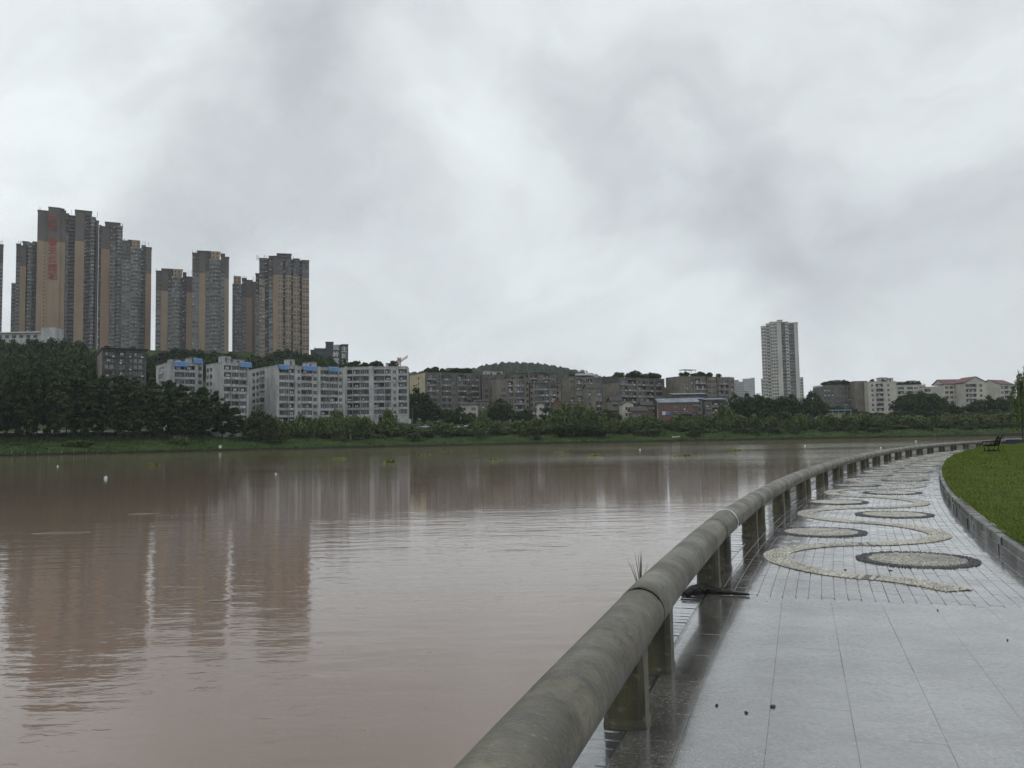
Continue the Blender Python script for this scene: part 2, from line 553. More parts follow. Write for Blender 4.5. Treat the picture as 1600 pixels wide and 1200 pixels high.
# distant wooded hill
m, t, p = new_mat('distant_forest')
v = pos_node(t)
t.links.new(mixc(t, ramp(t, noise(t, v, 0.06, 5, 0.7), 0.35, 0.65), (0.018, 0.03, 0.02), (0.045, 0.062, 0.035)), p.inputs['Base Color'])
p.inputs['Roughness'].default_value = 0.95
p.inputs['Specular IOR Level'].default_value = 0.05
t.links.new(bump(t, noise(t, v, 0.12, 4, 0.7), 1.0, 6.0), p.inputs['Normal'])
FORESTM = m
ridge = [(560, 640), (640, 588), (690, 585), (735, 583), (757, 577), (790, 573), (830, 573.5), (860, 577), (890, 583), (930, 592), (1000, 606), (1150, 625), (1300, 636), (1500, 640), (1800, 640)]
V, F = [], []
hx = np.arange(560, 1801, 2.2)
rows = 14
for i, px in enumerate(hx):
    py = np.interp(px, [q[0] for q in ridge], [q[1] for q in ridge])
    q = at(px, py, 1500)
    top = q.z
    for j in range(rows):
        fr = j / (rows - 1)
        z = top * (1 - (1 - fr) ** 2.2) + (10 - 10 * fr)
        z += (rng.normal() * 1.0 + 1.6 * math.sin(px * 0.55 + j) + 0.9 * math.sin(px * 1.3 + j * 2)) * (0.4 + 0.6 * fr)
        Y = 1000 + 500 * fr + rng.normal() * 6
        V.append((q.x * Y / 1500, Y, max(z, 2)))
for i in range(len(hx) - 1):
    for j in range(rows - 1):
        F.append((i * rows + j, (i + 1) * rows + j, (i + 1) * rows + j + 1, i * rows + j + 1))
tag(link('wooded_hill', idx_mesh('wooded_hill', V, F, FORESTM, False)), kind='structure')

# ------------------------------------------------------------------ buildings
FONT_CACHE = {}


def glyphs(body, size, mat_, depth=0.12):
    cu = bpy.data.curves.new('lettering', 'FONT')
    cu.body = body
    cu.size = size
    cu.align_x = 'CENTER'
    cu.align_y = 'CENTER'
    cu.extrude = depth
    cu.offset = size * 0.018
    cu.resolution_u = 2
    tmp = bpy.data.objects.new('lettering_tmp', cu)
    COL.objects.link(tmp)
    bpy.context.view_layer.update()
    me = bpy.data.meshes.new_from_object(tmp.evaluated_get(bpy.context.evaluated_depsgraph_get()))
    bpy.data.objects.remove(tmp)
    me.materials.clear(); me.materials.append(mat_)
    return me


def letter(body, size, mat_, parent, loc, rz=0.0):
    o = link('sign_character', glyphs(body, size, mat_), parent, loc)
    o.rotation_euler = (math.pi / 2, 0, rz)
    return o


def kx(px, py):
    d = ray(px, py)
    return d.x / d.y


def span(P, u, k):
    """distance along unit vector u from plan point P until x/y == k"""
    return (k * P[1] - P[0]) / (u[0] - k * u[1])


# ---- high-rise towers: a row of vertical segments, each with its own part
FH = 3.05


def window_rows(mb, x0, x1, y, z0, z1, nx, fh=FH, gh=1.7, frame=True, seed=0, open_p=0.12, pale=0.45, double=False):
    """glass panes, frames and sills on the plane y (outward is -y); materials 0 frame 1 glass 2 pale glass 3 spandrel"""
    rd = random.Random(seed)
    z = z1 - fh
    w = (x1 - x0) / nx
    while z > z0:
        for i in range(nx):
            a, b = x0 + i * w + 0.12 * w, x0 + (i + 1) * w - 0.12 * w
            g = 2 if rd.random() < pale else 1
            mb.box(a, b, y - 0.03, y + 0.10, z + 0.75, z + 0.75 + gh, g)
            if frame and rd.random() < 0.9:
                mb.box(a - 0.06, b + 0.06, y - 0.14, y + 0.05, z + 0.62, z + 0.74, 0)
                mb.box((a + b) / 2 - 0.05, (a + b) / 2 + 0.05, y - 0.07, y + 0.02, z + 0.76, z + 0.74 + gh, 0)
            if rd.random() < open_p:
                mb.box(a + w * 0.1, a + w * 0.1 + 0.8, y - 0.6, y - 0.02, z + 0.02, z + 0.55, 4)
        z -= fh


def tower(name, label, pxs, py_top, py_base, Y, segs, depth=12, top_grey=5, extra=None, mats=None, group=None):
    """segs: (px0, px1, type, projection, drop of the top in px, options)"""
    P0 = at(pxs[0], (py_top + py_base) / 2, Y)
    zb = terr(P0.x, Y) - 6
    aim = math.atan2(-at((pxs[0] + pxs[1]) / 2, 600, Y).x, Y)      # the cluster faces the river bend
    root = empty(name, (P0.x, Y, zb), aim)
    uvec = (math.cos(aim), math.sin(aim))
    lx = lambda px_, py_: span((P0.x, P0.y), uvec, kx(px_, py_))
    tag(root, label, 'tower', group)
    mb_, mg_, mf_, md_ = mats or (T_BEIGE, T_GREY, T_FRAME, T_DARK)
    ztop0 = at((pxs[0] + pxs[1]) / 2, py_top, Y).z - zb
    pm = (py_top + py_base) / 2
    for si, (a, b, ty, proj, drop, *opt) in enumerate(segs):
        x0, x1 = lx(a, pm), lx(b, pm)
        zt = ztop0 - drop * Y / FPX
        y = -proj
        o = opt[0] if opt else {}
        tg = o.get('grey', top_grey) * FH
        body = o.get('body', mb_)
        w = MB()
        gl = MB()
        sd_ = hash((name, si)) % 1000 if False else si * 17 + int(a)
        if ty == 'pier':
            w.box(x0, x1, y, depth - 2, 0, zt - tg, 0)
            w.box(x0 - 0.02, x1 + 0.02, y - 0.03, depth - 2.1, zt - tg, zt, 1)
            w.box(x0 - 0.3, x1 + 0.3, y - 0.4, depth - 1.9, zt, zt + 0.5, 1)
            part = w.build('pier', [body, mg_], root)
            if o.get('slits'):
                z = 4
                xm = x0 + (x1 - x0) * o['slits']
                while z < zt - tg:
                    gl.box(xm - 0.35, xm + 0.35, y - 0.03, y + 0.1, z, z + 1.1, 1)
                    z += FH
        elif ty in ('win', 'grid'):
            w.box(x0, x1, y, depth - 2.3, 0, zt - tg, 0)
            w.box(x0 - 0.02, x1 + 0.02, y - 0.03, depth - 2.4, zt - tg, zt, 1)
            w.box(x0 - 0.25, x1 + 0.25, y - 0.35, depth - 2.2, zt, zt + 0.45, 1)
            part = w.build('window_wall', [body if ty == 'grid' else o.get('body', mf_), mg_], root)
            if ty == 'grid':
                nx = o.get('nx', 2)
                z = zt - tg - 0.6
                cw = (x1 - x0) / nx
                while z > 2:
                    for i in range(nx):
                        u0, u1 = x0 + cw * i + 0.5, x0 + cw * (i + 1) - 0.5
                        gl.box(u0, u1, y - 0.04, y + 0.1, z - 2 * FH + 1.5, z - 0.8, 1)
                        gl.box(u0 - 0.1, u1 + 0.1, y - 0.22, y + 0.05, z - FH - 0.1, z - FH + 0.75, 5)
                        gl.box((u0 + u1) / 2 - 0.07, (u0 + u1) / 2 + 0.07, y - 0.14, y + 0.05, z - 2 * FH + 1.2, z - 0.5, 0)
                    z -= 2 * FH
                window_rows(gl, x0, x1, y - 0.03, zt - tg, zt - 0.5, nx, seed=sd_, open_p=0)
            else:
                window_rows(gl, x0, x1, y, 2, zt - 0.8, o.get('nx', 2), seed=sd_, pale=o.get('pale', 0.35), open_p=o.get('ac', 0.15))
        elif ty == 'bay':
            e = min(2.2, (x1 - x0) * 0.28)
            pl = [(x0, depth - 2.6), (x0, y + 1.6), (x0 + e, y), (x1 - e, y), (x1, y + 1.6), (x1, depth - 2.6)]
            w.prism(pl[::-1], 0, zt - (2 * FH if o.get('cap') else 0.0), 0)
            if o.get('cap'):
                w.box(x0 + e * 0.4, x1 - e * 0.4, y + 0.3, depth - 3, zt - 2 * FH, zt, 2)
            part = w.build('bay_column', [mf_, mg_, o.get('capmat', mb_)], root)
            rd = random.Random(sd_)
            z = zt - (2.2 * FH if o.get('cap') else 1.2)
            while z > 2:
                # floor band all the way round, glazing between
                pl2 = [(x0 - 0.1, y + 1.55), (x0 + e, y - 0.16), (x1 - e, y - 0.16), (x1 + 0.1, y + 1.55), (x1 + 0.1, y + 2.5), (x0 - 0.1, y + 2.5)]
                gl.prism(pl2, z - 0.30, z + 0.25, 3)
                n = max(2, int((x1 - x0 - 2 * e) / 1.5))
                wd = (x1 - x0 - 2 * e) / n
                mode = rd.random()
                for i in range(n):
                    u0 = x0 + e + i * wd
                    r_ = rd.random()
                    g = 2 if r_ < (0.75 if mode < 0.6 else 0.15) else 1
                    gl.box(u0 + 0.07, u0 + wd - 0.07, y - 0.05 - (0.12 if r_ > 0.8 else 0), y + 0.05, z - FH + 1.0, z - 0.34, g)
                    if rd.random() < 0.38:
                        gl.box(u0 + 0.1, u0 + 0.9, y - 0.55, y - 0.17, z - FH + 0.3, z - FH + 0.9, 4)
                for sgn, xa, xb in ((0, x0, x0 + e), (1, x1 - e, x1)):
                    ya, yb = (y + 1.6, y) if sgn == 0 else (y, y + 1.6)
                    n_ = Vector((yb - ya, -(xb - xa), 0)).normalized() * 0.05
                    gl.quad((xa * .9 + xb * .1 + n_.x, ya * .9 + yb * .1 + n_.y, z - FH + 1.0), (xa * .1 + xb * .9 + n_.x, ya * .1 + yb * .9 + n_.y, z - FH + 1.0),
                            (xa * .1 + xb * .9 + n_.x, ya * .1 + yb * .9 + n_.y, z - 0.34), (xa * .9 + xb * .1 + n_.x, ya * .9 + yb * .1 + n_.y, z - 0.34), 2 if rd.random() < 0.5 else 1)
                z -= FH
            if o.get('cap'):
                for q in (0.33, 0.67):
                    for zz in (zt - 2.2, zt - 5.0):
                        xm = x0 + (x1 - x0) * q
                        gl.box(xm - 0.5, xm + 0.5, y + 0.26, y + 0.4, zz - 0.2, zz + 1.0, 1)
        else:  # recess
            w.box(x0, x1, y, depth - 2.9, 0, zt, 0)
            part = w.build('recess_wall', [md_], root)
            rd = random.Random(sd_)
            z = zt - 1.5
            while z > 2:
                gl.box(x0 + 0.05, x1 - 0.05, y - 1.0, y, z - 0.12, z + 0.02, 3)
                gl.box(x0 + 0.3, x1 - 0.3, y - 0.04, y + 0.1, z - FH + 0.7, z - 0.5, 1 if rd.random() < 0.8 else 2)
                if rd.random() < 0.35:
                    gl.box(x0 + 0.2, x0 + 1.0, y - 0.9, y - 0.3, z + 0.03, z + 0.6, 4)
                z -= FH
        if gl.v:
            tag(gl.build('window_stack', [WINF if mats is None else T_PALE, GLASS if mats is None else GLASSL, GLASSL, T_FRAME if mats is None else T_PALE, AC, T_BEIGE], part), kind='stuff')
        part.name = part.name
    xL, xR = lx(pxs[0], pm), lx(pxs[1], pm)
    for (a, b, up) in (extra or []):
        x0, x1 = lx(a, pm), lx(b, pm)
        w = MB()
        h = up * Y / FPX
        w.box(x0, x1, 3, depth - 3.5, ztop0 - 4, ztop0 + h, 0)
        w.box(x0 - 0.4, x1 + 0.4, 2.6, depth - 3.1, ztop0 + h, ztop0 + h + 0.5, 0)
        w.build('lift_house', [mg_], root)
    # low railing pickets and antenna clutter along the roof edge
    w = MB()
    rd = random.Random(int(pxs[0]))
    for i in range(10):
        xx = xL + (xR - xL) * rd.random()
        w.box(xx - 0.1, xx + 0.1, 3, 3.2, ztop0 - 3, ztop0 + rd.uniform(0.4, 1.6), 0)
    tag(w.build('roof_antennas', [mg_], root), kind='stuff')
    return root, lx, zb


G = {}
tower('apartment_tower', 'dark tower cut off by the left edge of the picture', (-46, 4), 372, 530, 660,
      [(-46, -20, 'pier', 0, 0), (-20, -6, 'bay', 1, 2), (-6, 4, 'win', 0, 6, {'nx': 2})])
tower('apartment_tower', 'narrow low sliver of tower half hidden at far left', (17, 40), 442, 530, 700, [(17, 40, 'bay', 1, 0)])
tower('apartment_tower', 'grey and beige tower left of the one with red lettering', (24, 62), 377, 530, 670,
      [(24, 31, 'win', 0, 4, {'nx': 1}), (31, 40, 'pier', 1.5, 7, {'grey': 5.5}), (40, 50, 'bay', 1.5, 0, {}), (50, 62, 'recess', -2, -1)],
      extra=[(34, 44, 2), (50, 58, 3)])
t3, lx3, zb3 = tower('apartment_tower', 'tallest tower with red vertical lettering on beige wall', (57, 153), 322, 545, 650,
      [(57, 74, 'pier', 0, 6, {'grey': 8, 'slits': 0.7}), (74, 93, 'pier', 1.5, 0, {'grey': 9}), (93, 101, 'pier', 0.4, 3, {'grey': 8.5}),
       (101, 106, 'win', -2, 6, {'nx': 1}), (106, 116, 'recess', -5, 6), (116, 131, 'pier', 1.2, 2, {'grey': 8}),
       (131, 139, 'recess', -1, 4), (139, 149, 'bay', 1.2, 8, {}), (149, 153, 'pier', 0, 14, {'grey': 50})],
      extra=[(76, 98, 1.5), (116, 142, 2)])
for i, ch in enumerate('四海·春天公园城'):
    yy = [341, 354, 367, 378, 391, 404, 417, 430][i]
    q = at(82.2, yy, 650)
    letter(ch, 6.6 if ch != '·' else 4, SIGNRED, t3, (lx3(82.2, yy), -1.78, q.z - zb3))
tower('apartment_tower', 'tower with brown strip just right of the red-lettered tower', (153, 191), 346, 560, 665,
      [(153, 157, 'recess', -2, 4), (157, 171, 'pier', 1, 8, {'grey': 6, 'body': T_PINK}), (171, 180, 'win', 0, 0, {'nx': 2, 'ac': 0.5}), (180, 190.5, 'bay', 1.2, 4, {})],
      extra=[(163, 186, 1.5)])
tower('apartment_tower', 'right end tower of the left cluster with central glazed bay', (190, 236), 374, 570, 660,
      [(190, 203, 'win', 0, 2, {'nx': 2, 'ac': 0.4}), (203, 220, 'bay', 1.5, 0, {'cap': True}), (220, 227, 'recess', -1, 6), (227, 236, 'pier', 0, 10, {'grey': 7, 'body': T_PINK})],
      extra=[(199, 216, 1)])
tower('apartment_tower', 'shortest tower standing right of the gap beside left cluster', (243, 300), 419, 560, 640,
      [(243, 252, 'win', 0, 4, {'nx': 1}), (252, 262, 'pier', 0.8, 2, {'grey': 5.5}), (262, 268, 'win', 0, 0, {'nx': 1}), (268, 285, 'bay', 1.6, 0, {'cap': True}),
       (285, 291, 'recess', -1, 3), (291, 300.5, 'pier', 0, 11, {'grey': 4})], extra=[(252, 284, 1)])
tower('apartment_tower', 'tower with curved glazed bay under a cream crown, fifth from right', (300, 357), 391, 555, 630,
      [(300, 311, 'win', 0, 4, {'nx': 2, 'pale': 0.6}), (311, 321, 'pier', 0.8, 1, {'grey': 5.5}), (321, 327, 'win', 0, 0, {'nx': 1}), (327, 345, 'bay', 1.8, 0, {'cap': True}),
       (345, 351, 'win', 0, 3, {'nx': 1}), (351, 357.5, 'pier', 0, 8, {'grey': 5.5})], extra=[(308, 343, 1)])
tower('apartment_tower', 'slim dark tower standing close behind the broad gridded tower', (363, 404), 431, 560, 660,
      [(363, 378, 'bay', 1.2, 0, {'cap': True}), (378, 385, 'win', 0, 3, {'nx': 1}), (385, 394, 'pier', 0, 6, {'grey': 4.5, 'body': T_PINK}), (394, 404, 'pier', -1.5, 8, {'grey': 40})])
tower('apartment_tower', 'broad beige tower with gridded windows and dark crown', (399, 483), 398, 565, 600,
      [(399, 405, 'win', -4, 28, {'nx': 1}), (405, 414, 'win', 0, 5, {'nx': 2, 'body': T_BEIGE}), (414, 420, 'recess', -2, 3), (420, 427, 'win', 0, 1, {'nx': 1}),
       (427, 434, 'pier', 0.6, 1, {'grey': 4.5}), (434, 442, 'grid', 0.8, 2, {'grey': 4.3, 'nx': 2}), (442, 446, 'recess', -1, 3),
       (446, 455, 'grid', 0.8, 2, {'grey': 4.3, 'nx': 2}), (455, 458, 'recess', -1, 4), (458, 468, 'grid', 0.8, 4, {'grey': 4.3, 'nx': 2}), (468, 472, 'recess', -1, 5),
       (472, 483, 'grid', 0.8, 6, {'grey': 4.3, 'nx': 2})], extra=[(433, 455, 5)])
t10, lx10, zb10 = tower('sign_tower', 'dark slate tower with two columns of white characters', (485, 545), 543, 590, 720,
      [(485, 491, 'pier', -4, 3), (491, 509, 'pier', -2, 1), (509, 521, 'pier', 0, -9), (521, 533, 'pier', 0.5, -4), (533, 544, 'pier', 1.0, -5)],
      mats=(T_SLATE, T_SLATE, T_SLATE, T_SLATE))
for i, (ch, cx, cy) in enumerate((('观', 525, 542.5), ('岭', 525, 553.5), ('宫', 525, 564), ('主', 538, 545.5), ('城', 538.2, 556), ('次', 538.8, 566.5))):
    q = at(cx, cy, 720)
    letter(ch, 5.6, SIGNWHITE, t10, (lx10(cx, cy), -0.95 if i < 3 else -1.45, q.z - zb10))
PALE = (T_PALE, T_PALE, T_PALE, T_FRAME)
tower('apartment_tower', 'pale grey tower standing alone on the right skyline', (1191, 1249), 506, 640, 760,
      [(1191, 1199, 'win', 0, 4, {'nx': 2, 'grey': 0}), (1199, 1205, 'win', -1, 0, {'nx': 1, 'grey': 0}), (1205, 1216, 'win', 0.6, -2, {'nx': 3, 'grey': 0}),
       (1216, 1223, 'pier', 1.2, -1, {'grey': 0}), (1223, 1229, 'recess', -1, -2), (1229, 1234, 'win', 0.5, -1, {'nx': 1, 'grey': 0}),
       (1234, 1243, 'recess', -0.5, 0), (1243, 1249, 'pier', 0.5, 1, {'grey': 0})], mats=PALE, extra=[(1217, 1225, 5)])
tower('apartment_tower', 'lower pale tower mostly hidden behind the pale grey tower', (1190, 1256), 592, 640, 840,
      [(1190, 1200, 'win', 0, 0, {'nx': 2, 'grey': 0}), (1200, 1248, 'pier', 0, 2, {'grey': 0}), (1248, 1256, 'win', 0, 0, {'nx': 2, 'grey': 0})], mats=PALE)
FAR4 = (T_FAR, T_FAR, T_FAR, T_FAR)
tower('distant_tower', 'hazy pale tower with stepped top beside grey flats, left one', (1146, 1163), 594, 640, 1500,
      [(1146, 1155, 'win', 0, 0, {'nx': 4, 'grey': 0}), (1155, 1163, 'win', 0, 3, {'nx': 4, 'grey': 0})], mats=FAR4)
tower('distant_tower', 'hazy pale tower nearest the lone grey tower', (1161, 1180), 591, 640, 1550,
      [(1161, 1174, 'win', 0, 1, {'nx': 5, 'grey': 0}), (1174, 1180, 'win', 0, 0, {'nx': 3, 'grey': 0})], mats=FAR4)
tower('distant_tower', 'pale blue distant block behind the flats in the centre', (922, 941), 586, 620, 1300,
      [(922, 935, 'pier', 0, 0, {'grey': 0}), (935, 941, 'pier', 0, 4, {'grey': 0})], mats=FAR4)

# ---- mid-rise blocks with real openings
OPEN_CACHE = {}


def opening_mesh(ty, w, h, var, wallm, key):
    k = (ty, round(w, 2), round(h, 2), var, key)
    if k in OPEN_CACHE: return OPEN_CACHE[k]
    rd = random.Random(str(k))
    b = MB()
    # local: x along the wall, -y outward, z up; wall face at y=0. mats 0 wall 1 frame 2 glass 3 pale 4 ac 5 cloth 6 dark
    if ty == 'bal':
        b.box(0, w, -0.22, -0.08, -0.95, 0.0, 0)          # parapet
        b.box(0, w, -0.25, -0.05, 0.0, 0.08, 1)
        n = max(2, int(round(w / 1.1)))
        pw = w / n
        inset = 1.05 if var % 3 else 0.12
        for i in range(n):
            r_ = rd.random()
            if inset > 0.5 and r_ < 0.25: continue
            b.box(i * pw + 0.05, (i + 1) * pw - 0.05, inset, inset + 0.06, -0.8 if inset > 0.5 else 0.1, h - 0.05, 3 if r_ > 0.72 else 2)
            b.box(i * pw - 0.05, i * pw + 0.05, inset - 0.05, inset + 0.08, -0.8 if inset > 0.5 else 0.1, h - 0.02, 1)
        if var % 2 == 0:
            a = rd.uniform(0, max(0.1, w - 1.0)); b.box(a, a + 0.85, -0.62, -0.24, -0.75, -0.15, 4)
        if var in (1, 4):
            a = rd.uniform(0.1, w * 0.5)
            for i in range(rd.randint(2, 4)):
                b.box(a + i * 0.42, a + i * 0.42 + 0.34, -0.55, -0.5, 0.35, 1.1, 5 if i % 2 else 4)
            b.box(a - 0.1, a + 1.8, -0.54, -0.51, 1.1, 1.14, 1)
        if var in (2, 5):                                # security cage
            nb_ = max(3, int(w / 0.5))
            for i in range(nb_ + 1):
                b.box(i * w / nb_ - 0.02, i * w / nb_ + 0.02, -0.42, -0.38, -0.02, h * 0.85, 6)
            b.box(0, w, -0.42, -0.2, h * 0.83, h * 0.87, 6); b.box(0, w, -0.42, -0.2, 0.09, 0.13, 6)
    else:
        b.box(0, w, 0.12, 0.16, 0, h, 2 if var != 3 else 3)
        b.box(-0.05, w + 0.05, -0.12, 0.1, -0.1, 0.0, 0)
        b.box(w / 2 - 0.04, w / 2 + 0.04, 0.06, 0.118, 0.0, h, 1)
        b.box(0, w, 0.06, 0.116, h * 0.62, h * 0.62 + 0.06, 1)
        if var == 1:
            b.box(0.1, 0.95, -0.5, -0.13, -0.72, -0.14, 4)
        if var == 2:
            b.quad((-0.1, -0.02, h + 0.15), (-0.1, -0.75, h - 0.15), (w + 0.1, -0.75, h - 0.15), (w + 0.1, -0.02, h + 0.15), 6)
            b.quad((-0.1, -0.02, h + 0.12), (w + 0.1, -0.02, h + 0.12), (w + 0.1, -0.75, h - 0.18), (-0.1, -0.75, h - 0.18), 6)
    if wallm in (GREYC, BEIGEC): wallm = PARA
    me = b.mesh(ty, [wallm, WINF, GLASS, GLASSL, AC, CLOTH, STEEL])
    OPEN_CACHE[k] = me
    return me


def facade(root, wall, L0, u, Wd, z_base, n_fl, fh, cols, wallm, key, seed, ground_h=0.0, top_extra=0.9, thick=1.25):
    """L0 local plan point of left end seen from outside, u local unit vector; outward normal is (u.y,-u.x)"""
    rd = random.Random(seed)
    ang = math.atan2(u[1], u[0])
    nx_, ny_ = u[1], -u[0]
    tot = sum(c[0] for c in cols)

    def bx(a, b_, o0, o1, z0, z1, m_=0):
        # o outward offsets (negative = inward)
        pts = []
        for (s_, o_) in ((a, o1), (b_, o1), (b_, o0), (a, o0)):
            pts.append((L0[0] + u[0] * s_ + nx_ * o_, L0[1] + u[1] * s_ + ny_ * o_))
        wall.prism(pts, z0, z1, m_)
    ztop = z_base + n_fl * fh + top_extra
    s0 = 0.0
    for (cw, ty) in cols:
        w = cw / tot * Wd
        if ty == 'wall':
            bx(s0, s0 + w, -thick, 0, 0, ztop)
        elif ty == 'rib':
            bx(s0, s0 + w, -thick, 0.35, 0, ztop + 0.4)
        elif ty == 'slot':
            bx(s0, s0 + w, -thick, -thick * 0.75, 0, ztop - 0.6)
            for f in range(n_fl):
                bx(s0, s0 + w, -thick * 0.75, -0.2, z_base + f * fh - 0.1, z_base + f * fh + 0.75)
        else:
            mg = 0.12 if ty == 'bal' else w * 0.17
            zo = 0.86 if ty == 'bal' else 0.95
            oh = fh - 0.86 - 0.28 if ty == 'bal' else 1.5
            bx(s0, s0 + mg, -thick, 0, 0, ztop)
            bx(s0 + w - mg, s0 + w, -thick, 0, 0, ztop)
            bx(s0 + mg, s0 + w - mg, -thick, 0, 0, z_base + zo)
            for f in range(n_fl):
                za = z_base + f * fh + zo + oh
                zb_ = z_base + (f + 1) * fh + zo if f < n_fl - 1 else ztop
                if ty == 'bal':   # slim slab edge only, the parapet is the balcony's own part
                    bx(s0 + mg, s0 + w - mg, -thick, 0, za, zb_)
                else:
                    bx(s0 + mg, s0 + w - mg, -thick, 0, za, zb_)
                var = rd.randint(0, 5) if ty == 'bal' else rd.choice((0, 0, 1, 2, 3))
                ww = w - 2 * mg
                lp = (L0[0] + u[0] * (s0 + mg), L0[1] + u[1] * (s0 + mg), z_base + f * fh + zo)
                if (ww * FPX / 400) > 4:
                    link('balcony' if ty == 'bal' else 'window', opening_mesh(ty, ww, oh, var, wallm, key), root, lp, ang)
        s0 += w


def block(name, label, pxL, pxC, pxR, py_top, Y, yaw, n_fl, cols, wallm=GREYC, side=None, side_m=None, fh=3.0, roof='flat', roofm=DARKROOF, cat='apartment block', depth=None, side_right=None, pxE=None, floors_down=None, thick=1.25, key=None, group=None):
    """C = front-left corner at depth Y; front runs to pxR along yaw; pxL (if any) is the end of the visible left side"""
    if 610 < pxC < 1180:      # the blocks of the centre stand behind the riverside road
        Y += 50; fh *= 1.11
    C = at(pxC, py_top, Y)
    ya = R(yaw)
    uf = (math.cos(ya), math.sin(ya)); ub = (-math.sin(ya), math.cos(ya))
    Wd = span((C.x, C.y), uf, kx(pxR, py_top))
    if depth: D = depth
    elif pxL is not None: D = span((C.x, C.y), ub, kx(pxL, py_top))
    else: D = 14
    D = max(5, min(D, 40))
    top_extra = 0.9
    zfl = C.z - top_extra - n_fl * fh
    zb = min(zfl, terr(C.x, C.y)) - 3
    root = empty(name, (C.x, C.y, zb), ya)
    tag(root, label, cat, group)
    zr = zfl - zb
    wall = MB()
    key = key or wallm.name
    # core body behind the front skin
    ztop = C.z - zb
    s_in = 0.4 if side else 0.0
    wall.box(s_in if side else 0.0, Wd - 0.01, thick - 0.02, D, 0, ztop - 0.7, 1)
    facade(root, wall, (0, 0), (1, 0), Wd, zr, n_fl, fh, cols, wallm, key, int(pxC), top_extra=top_extra, thick=thick)
    if side:
        facade(root, wall, (0, D), (0, -1), D - thick - 0.01, zr, n_fl, fh, side, side_m or wallm, key + 's', int(pxC) + 5, top_extra=top_extra - 0.003, thick=0.4)
    wall.box(0.15, Wd - 0.15, thick - 0.05, thick - 0.022, 0, ztop - 0.9, 2)  # dark sheet added behind the openings to deepen their shade
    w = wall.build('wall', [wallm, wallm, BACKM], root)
    if side and side_m and side_m is not wallm:
        sw = MB(); sw.box(-0.06, 0.0, 0.05, D - 0.05, 0, ztop - 0.1); 
        facade_only = None
        for pf in range(0): pass
        tag(sw.build('end_wall', [side_m], root), 'painted end wall')
        # narrow windows in the end wall
        for f in range(min(3, n_fl)):
            link('window', opening_mesh('win', 1.3, 1.5, 0, side_m, 'end'), root, (-0.22, D * 0.42, zr + (n_fl - 1 - f) * fh + 0.9), -math.pi / 2)
    rb = MB()
    if roof == 'flat':
        rb.box(0.02, Wd - 0.02, 0.4, D - 0.2, ztop - 0.69, ztop - 0.45)
        for (a, b_, c_, d_) in ((-0.15, Wd + 0.15, -0.18, 0.25), (-0.15, Wd + 0.15, D - 0.25, D + 0.15), (-0.15, 0.3, 0.25, D - 0.25), (Wd - 0.3, Wd + 0.15, 0.25, D - 0.25)):
            rb.box(a, b_, c_, d_, ztop + 0.003, ztop + 0.22)
        rb.build('roof', [wallm], root)
    elif roof == 'gable':   # ridge along the front
        e, h = 0.5, roof_h(D)
        a = (-e, -e, ztop); b_ = (Wd + e, -e, ztop); c_ = (Wd + e, D + e, ztop); d_ = (-e, D + e, ztop)
        r1 = (-e, D / 2, ztop + h); r2 = (Wd + e, D / 2, ztop + h)
        rb.quad(a, b_, r2, r1); rb.quad(c_, d_, r1, r2)
        lo = 0.18
        rb.quad((a[0], a[1], a[2] - lo), (r1[0], r1[1], r1[2] - lo), (r2[0], r2[1], r2[2] - lo), (b_[0], b_[1], b_[2] - lo))
        rb.quad((c_[0], c_[1], c_[2] - lo), (r2[0], r2[1], r2[2] - lo), (r1[0], r1[1], r1[2] - lo), (d_[0], d_[1], d_[2] - lo))
        rb.quad((a[0], a[1], a[2] - lo), (b_[0], b_[1], b_[2] - lo), b_, a)
        rb.build('roof', [roofm], root)
        gw = MB()
        gw.tri((0, 0.1, ztop - 0.02), (0, D - 0.1, ztop - 0.02), (0, D / 2, ztop + h - 0.3)); gw.tri((Wd, 0.1, ztop - 0.02), (Wd, D / 2, ztop + h - 0.3), (Wd, D - 0.1, ztop - 0.02))
        gw.build('gable', [side_m or wallm], root)
    elif roof == 'gable_front':   # gable triangle faces the river
        e, h = 0.5, Wd * 0.26
        for (x0, x1, sgn) in ((-e, Wd / 2, 1), (Wd + e, Wd / 2, -1)):
            q = [(x0, -e, ztop - 0.2), (x1, -e, ztop + h), (x1, D, ztop + h), (x0, D, ztop - 0.2)]
            rb.quad(*q); rb.quad(*[(a_, b2, c2 - 0.2) for a_, b2, c2 in reversed(q)])
            rb.quad((x0, -e, ztop - 0.4), (x1, -e, ztop + h - 0.2), (x1, -e, ztop + h), (x0, -e, ztop - 0.2))
        rb.build('roof', [roofm], root)
        gw = MB(); gw.tri((0, 0.02, ztop - 0.02), (Wd, 0.02, ztop - 0.02), (Wd / 2, 0.02, ztop + h - 0.2)); gw.build('gable', [wallm], root)
    elif roof == 'shed':
        h = 0.9
        q = [(-0.6, -0.8, ztop - 0.1), (Wd + 0.6, -0.8, ztop - 0.1), (Wd + 0.6, D + 0.4, ztop + h), (-0.6, D + 0.4, ztop + h)]
        rb.quad(*q); rb.quad(*[(a_, b2, c2 - 0.12) for a_, b2, c2 in reversed(q)])
        for i in range(4):
            j = (i + 1) % 4
            rb.quad(q[j], q[i], (q[i][0], q[i][1], q[i][2] - 0.12), (q[j][0], q[j][1], q[j][2] - 0.12))
        rb.build('roof', [roofm], root)
    return root, C, Wd, D, zb, ztop


def roof_h(D):
    return min(3.2, D * 0.28)


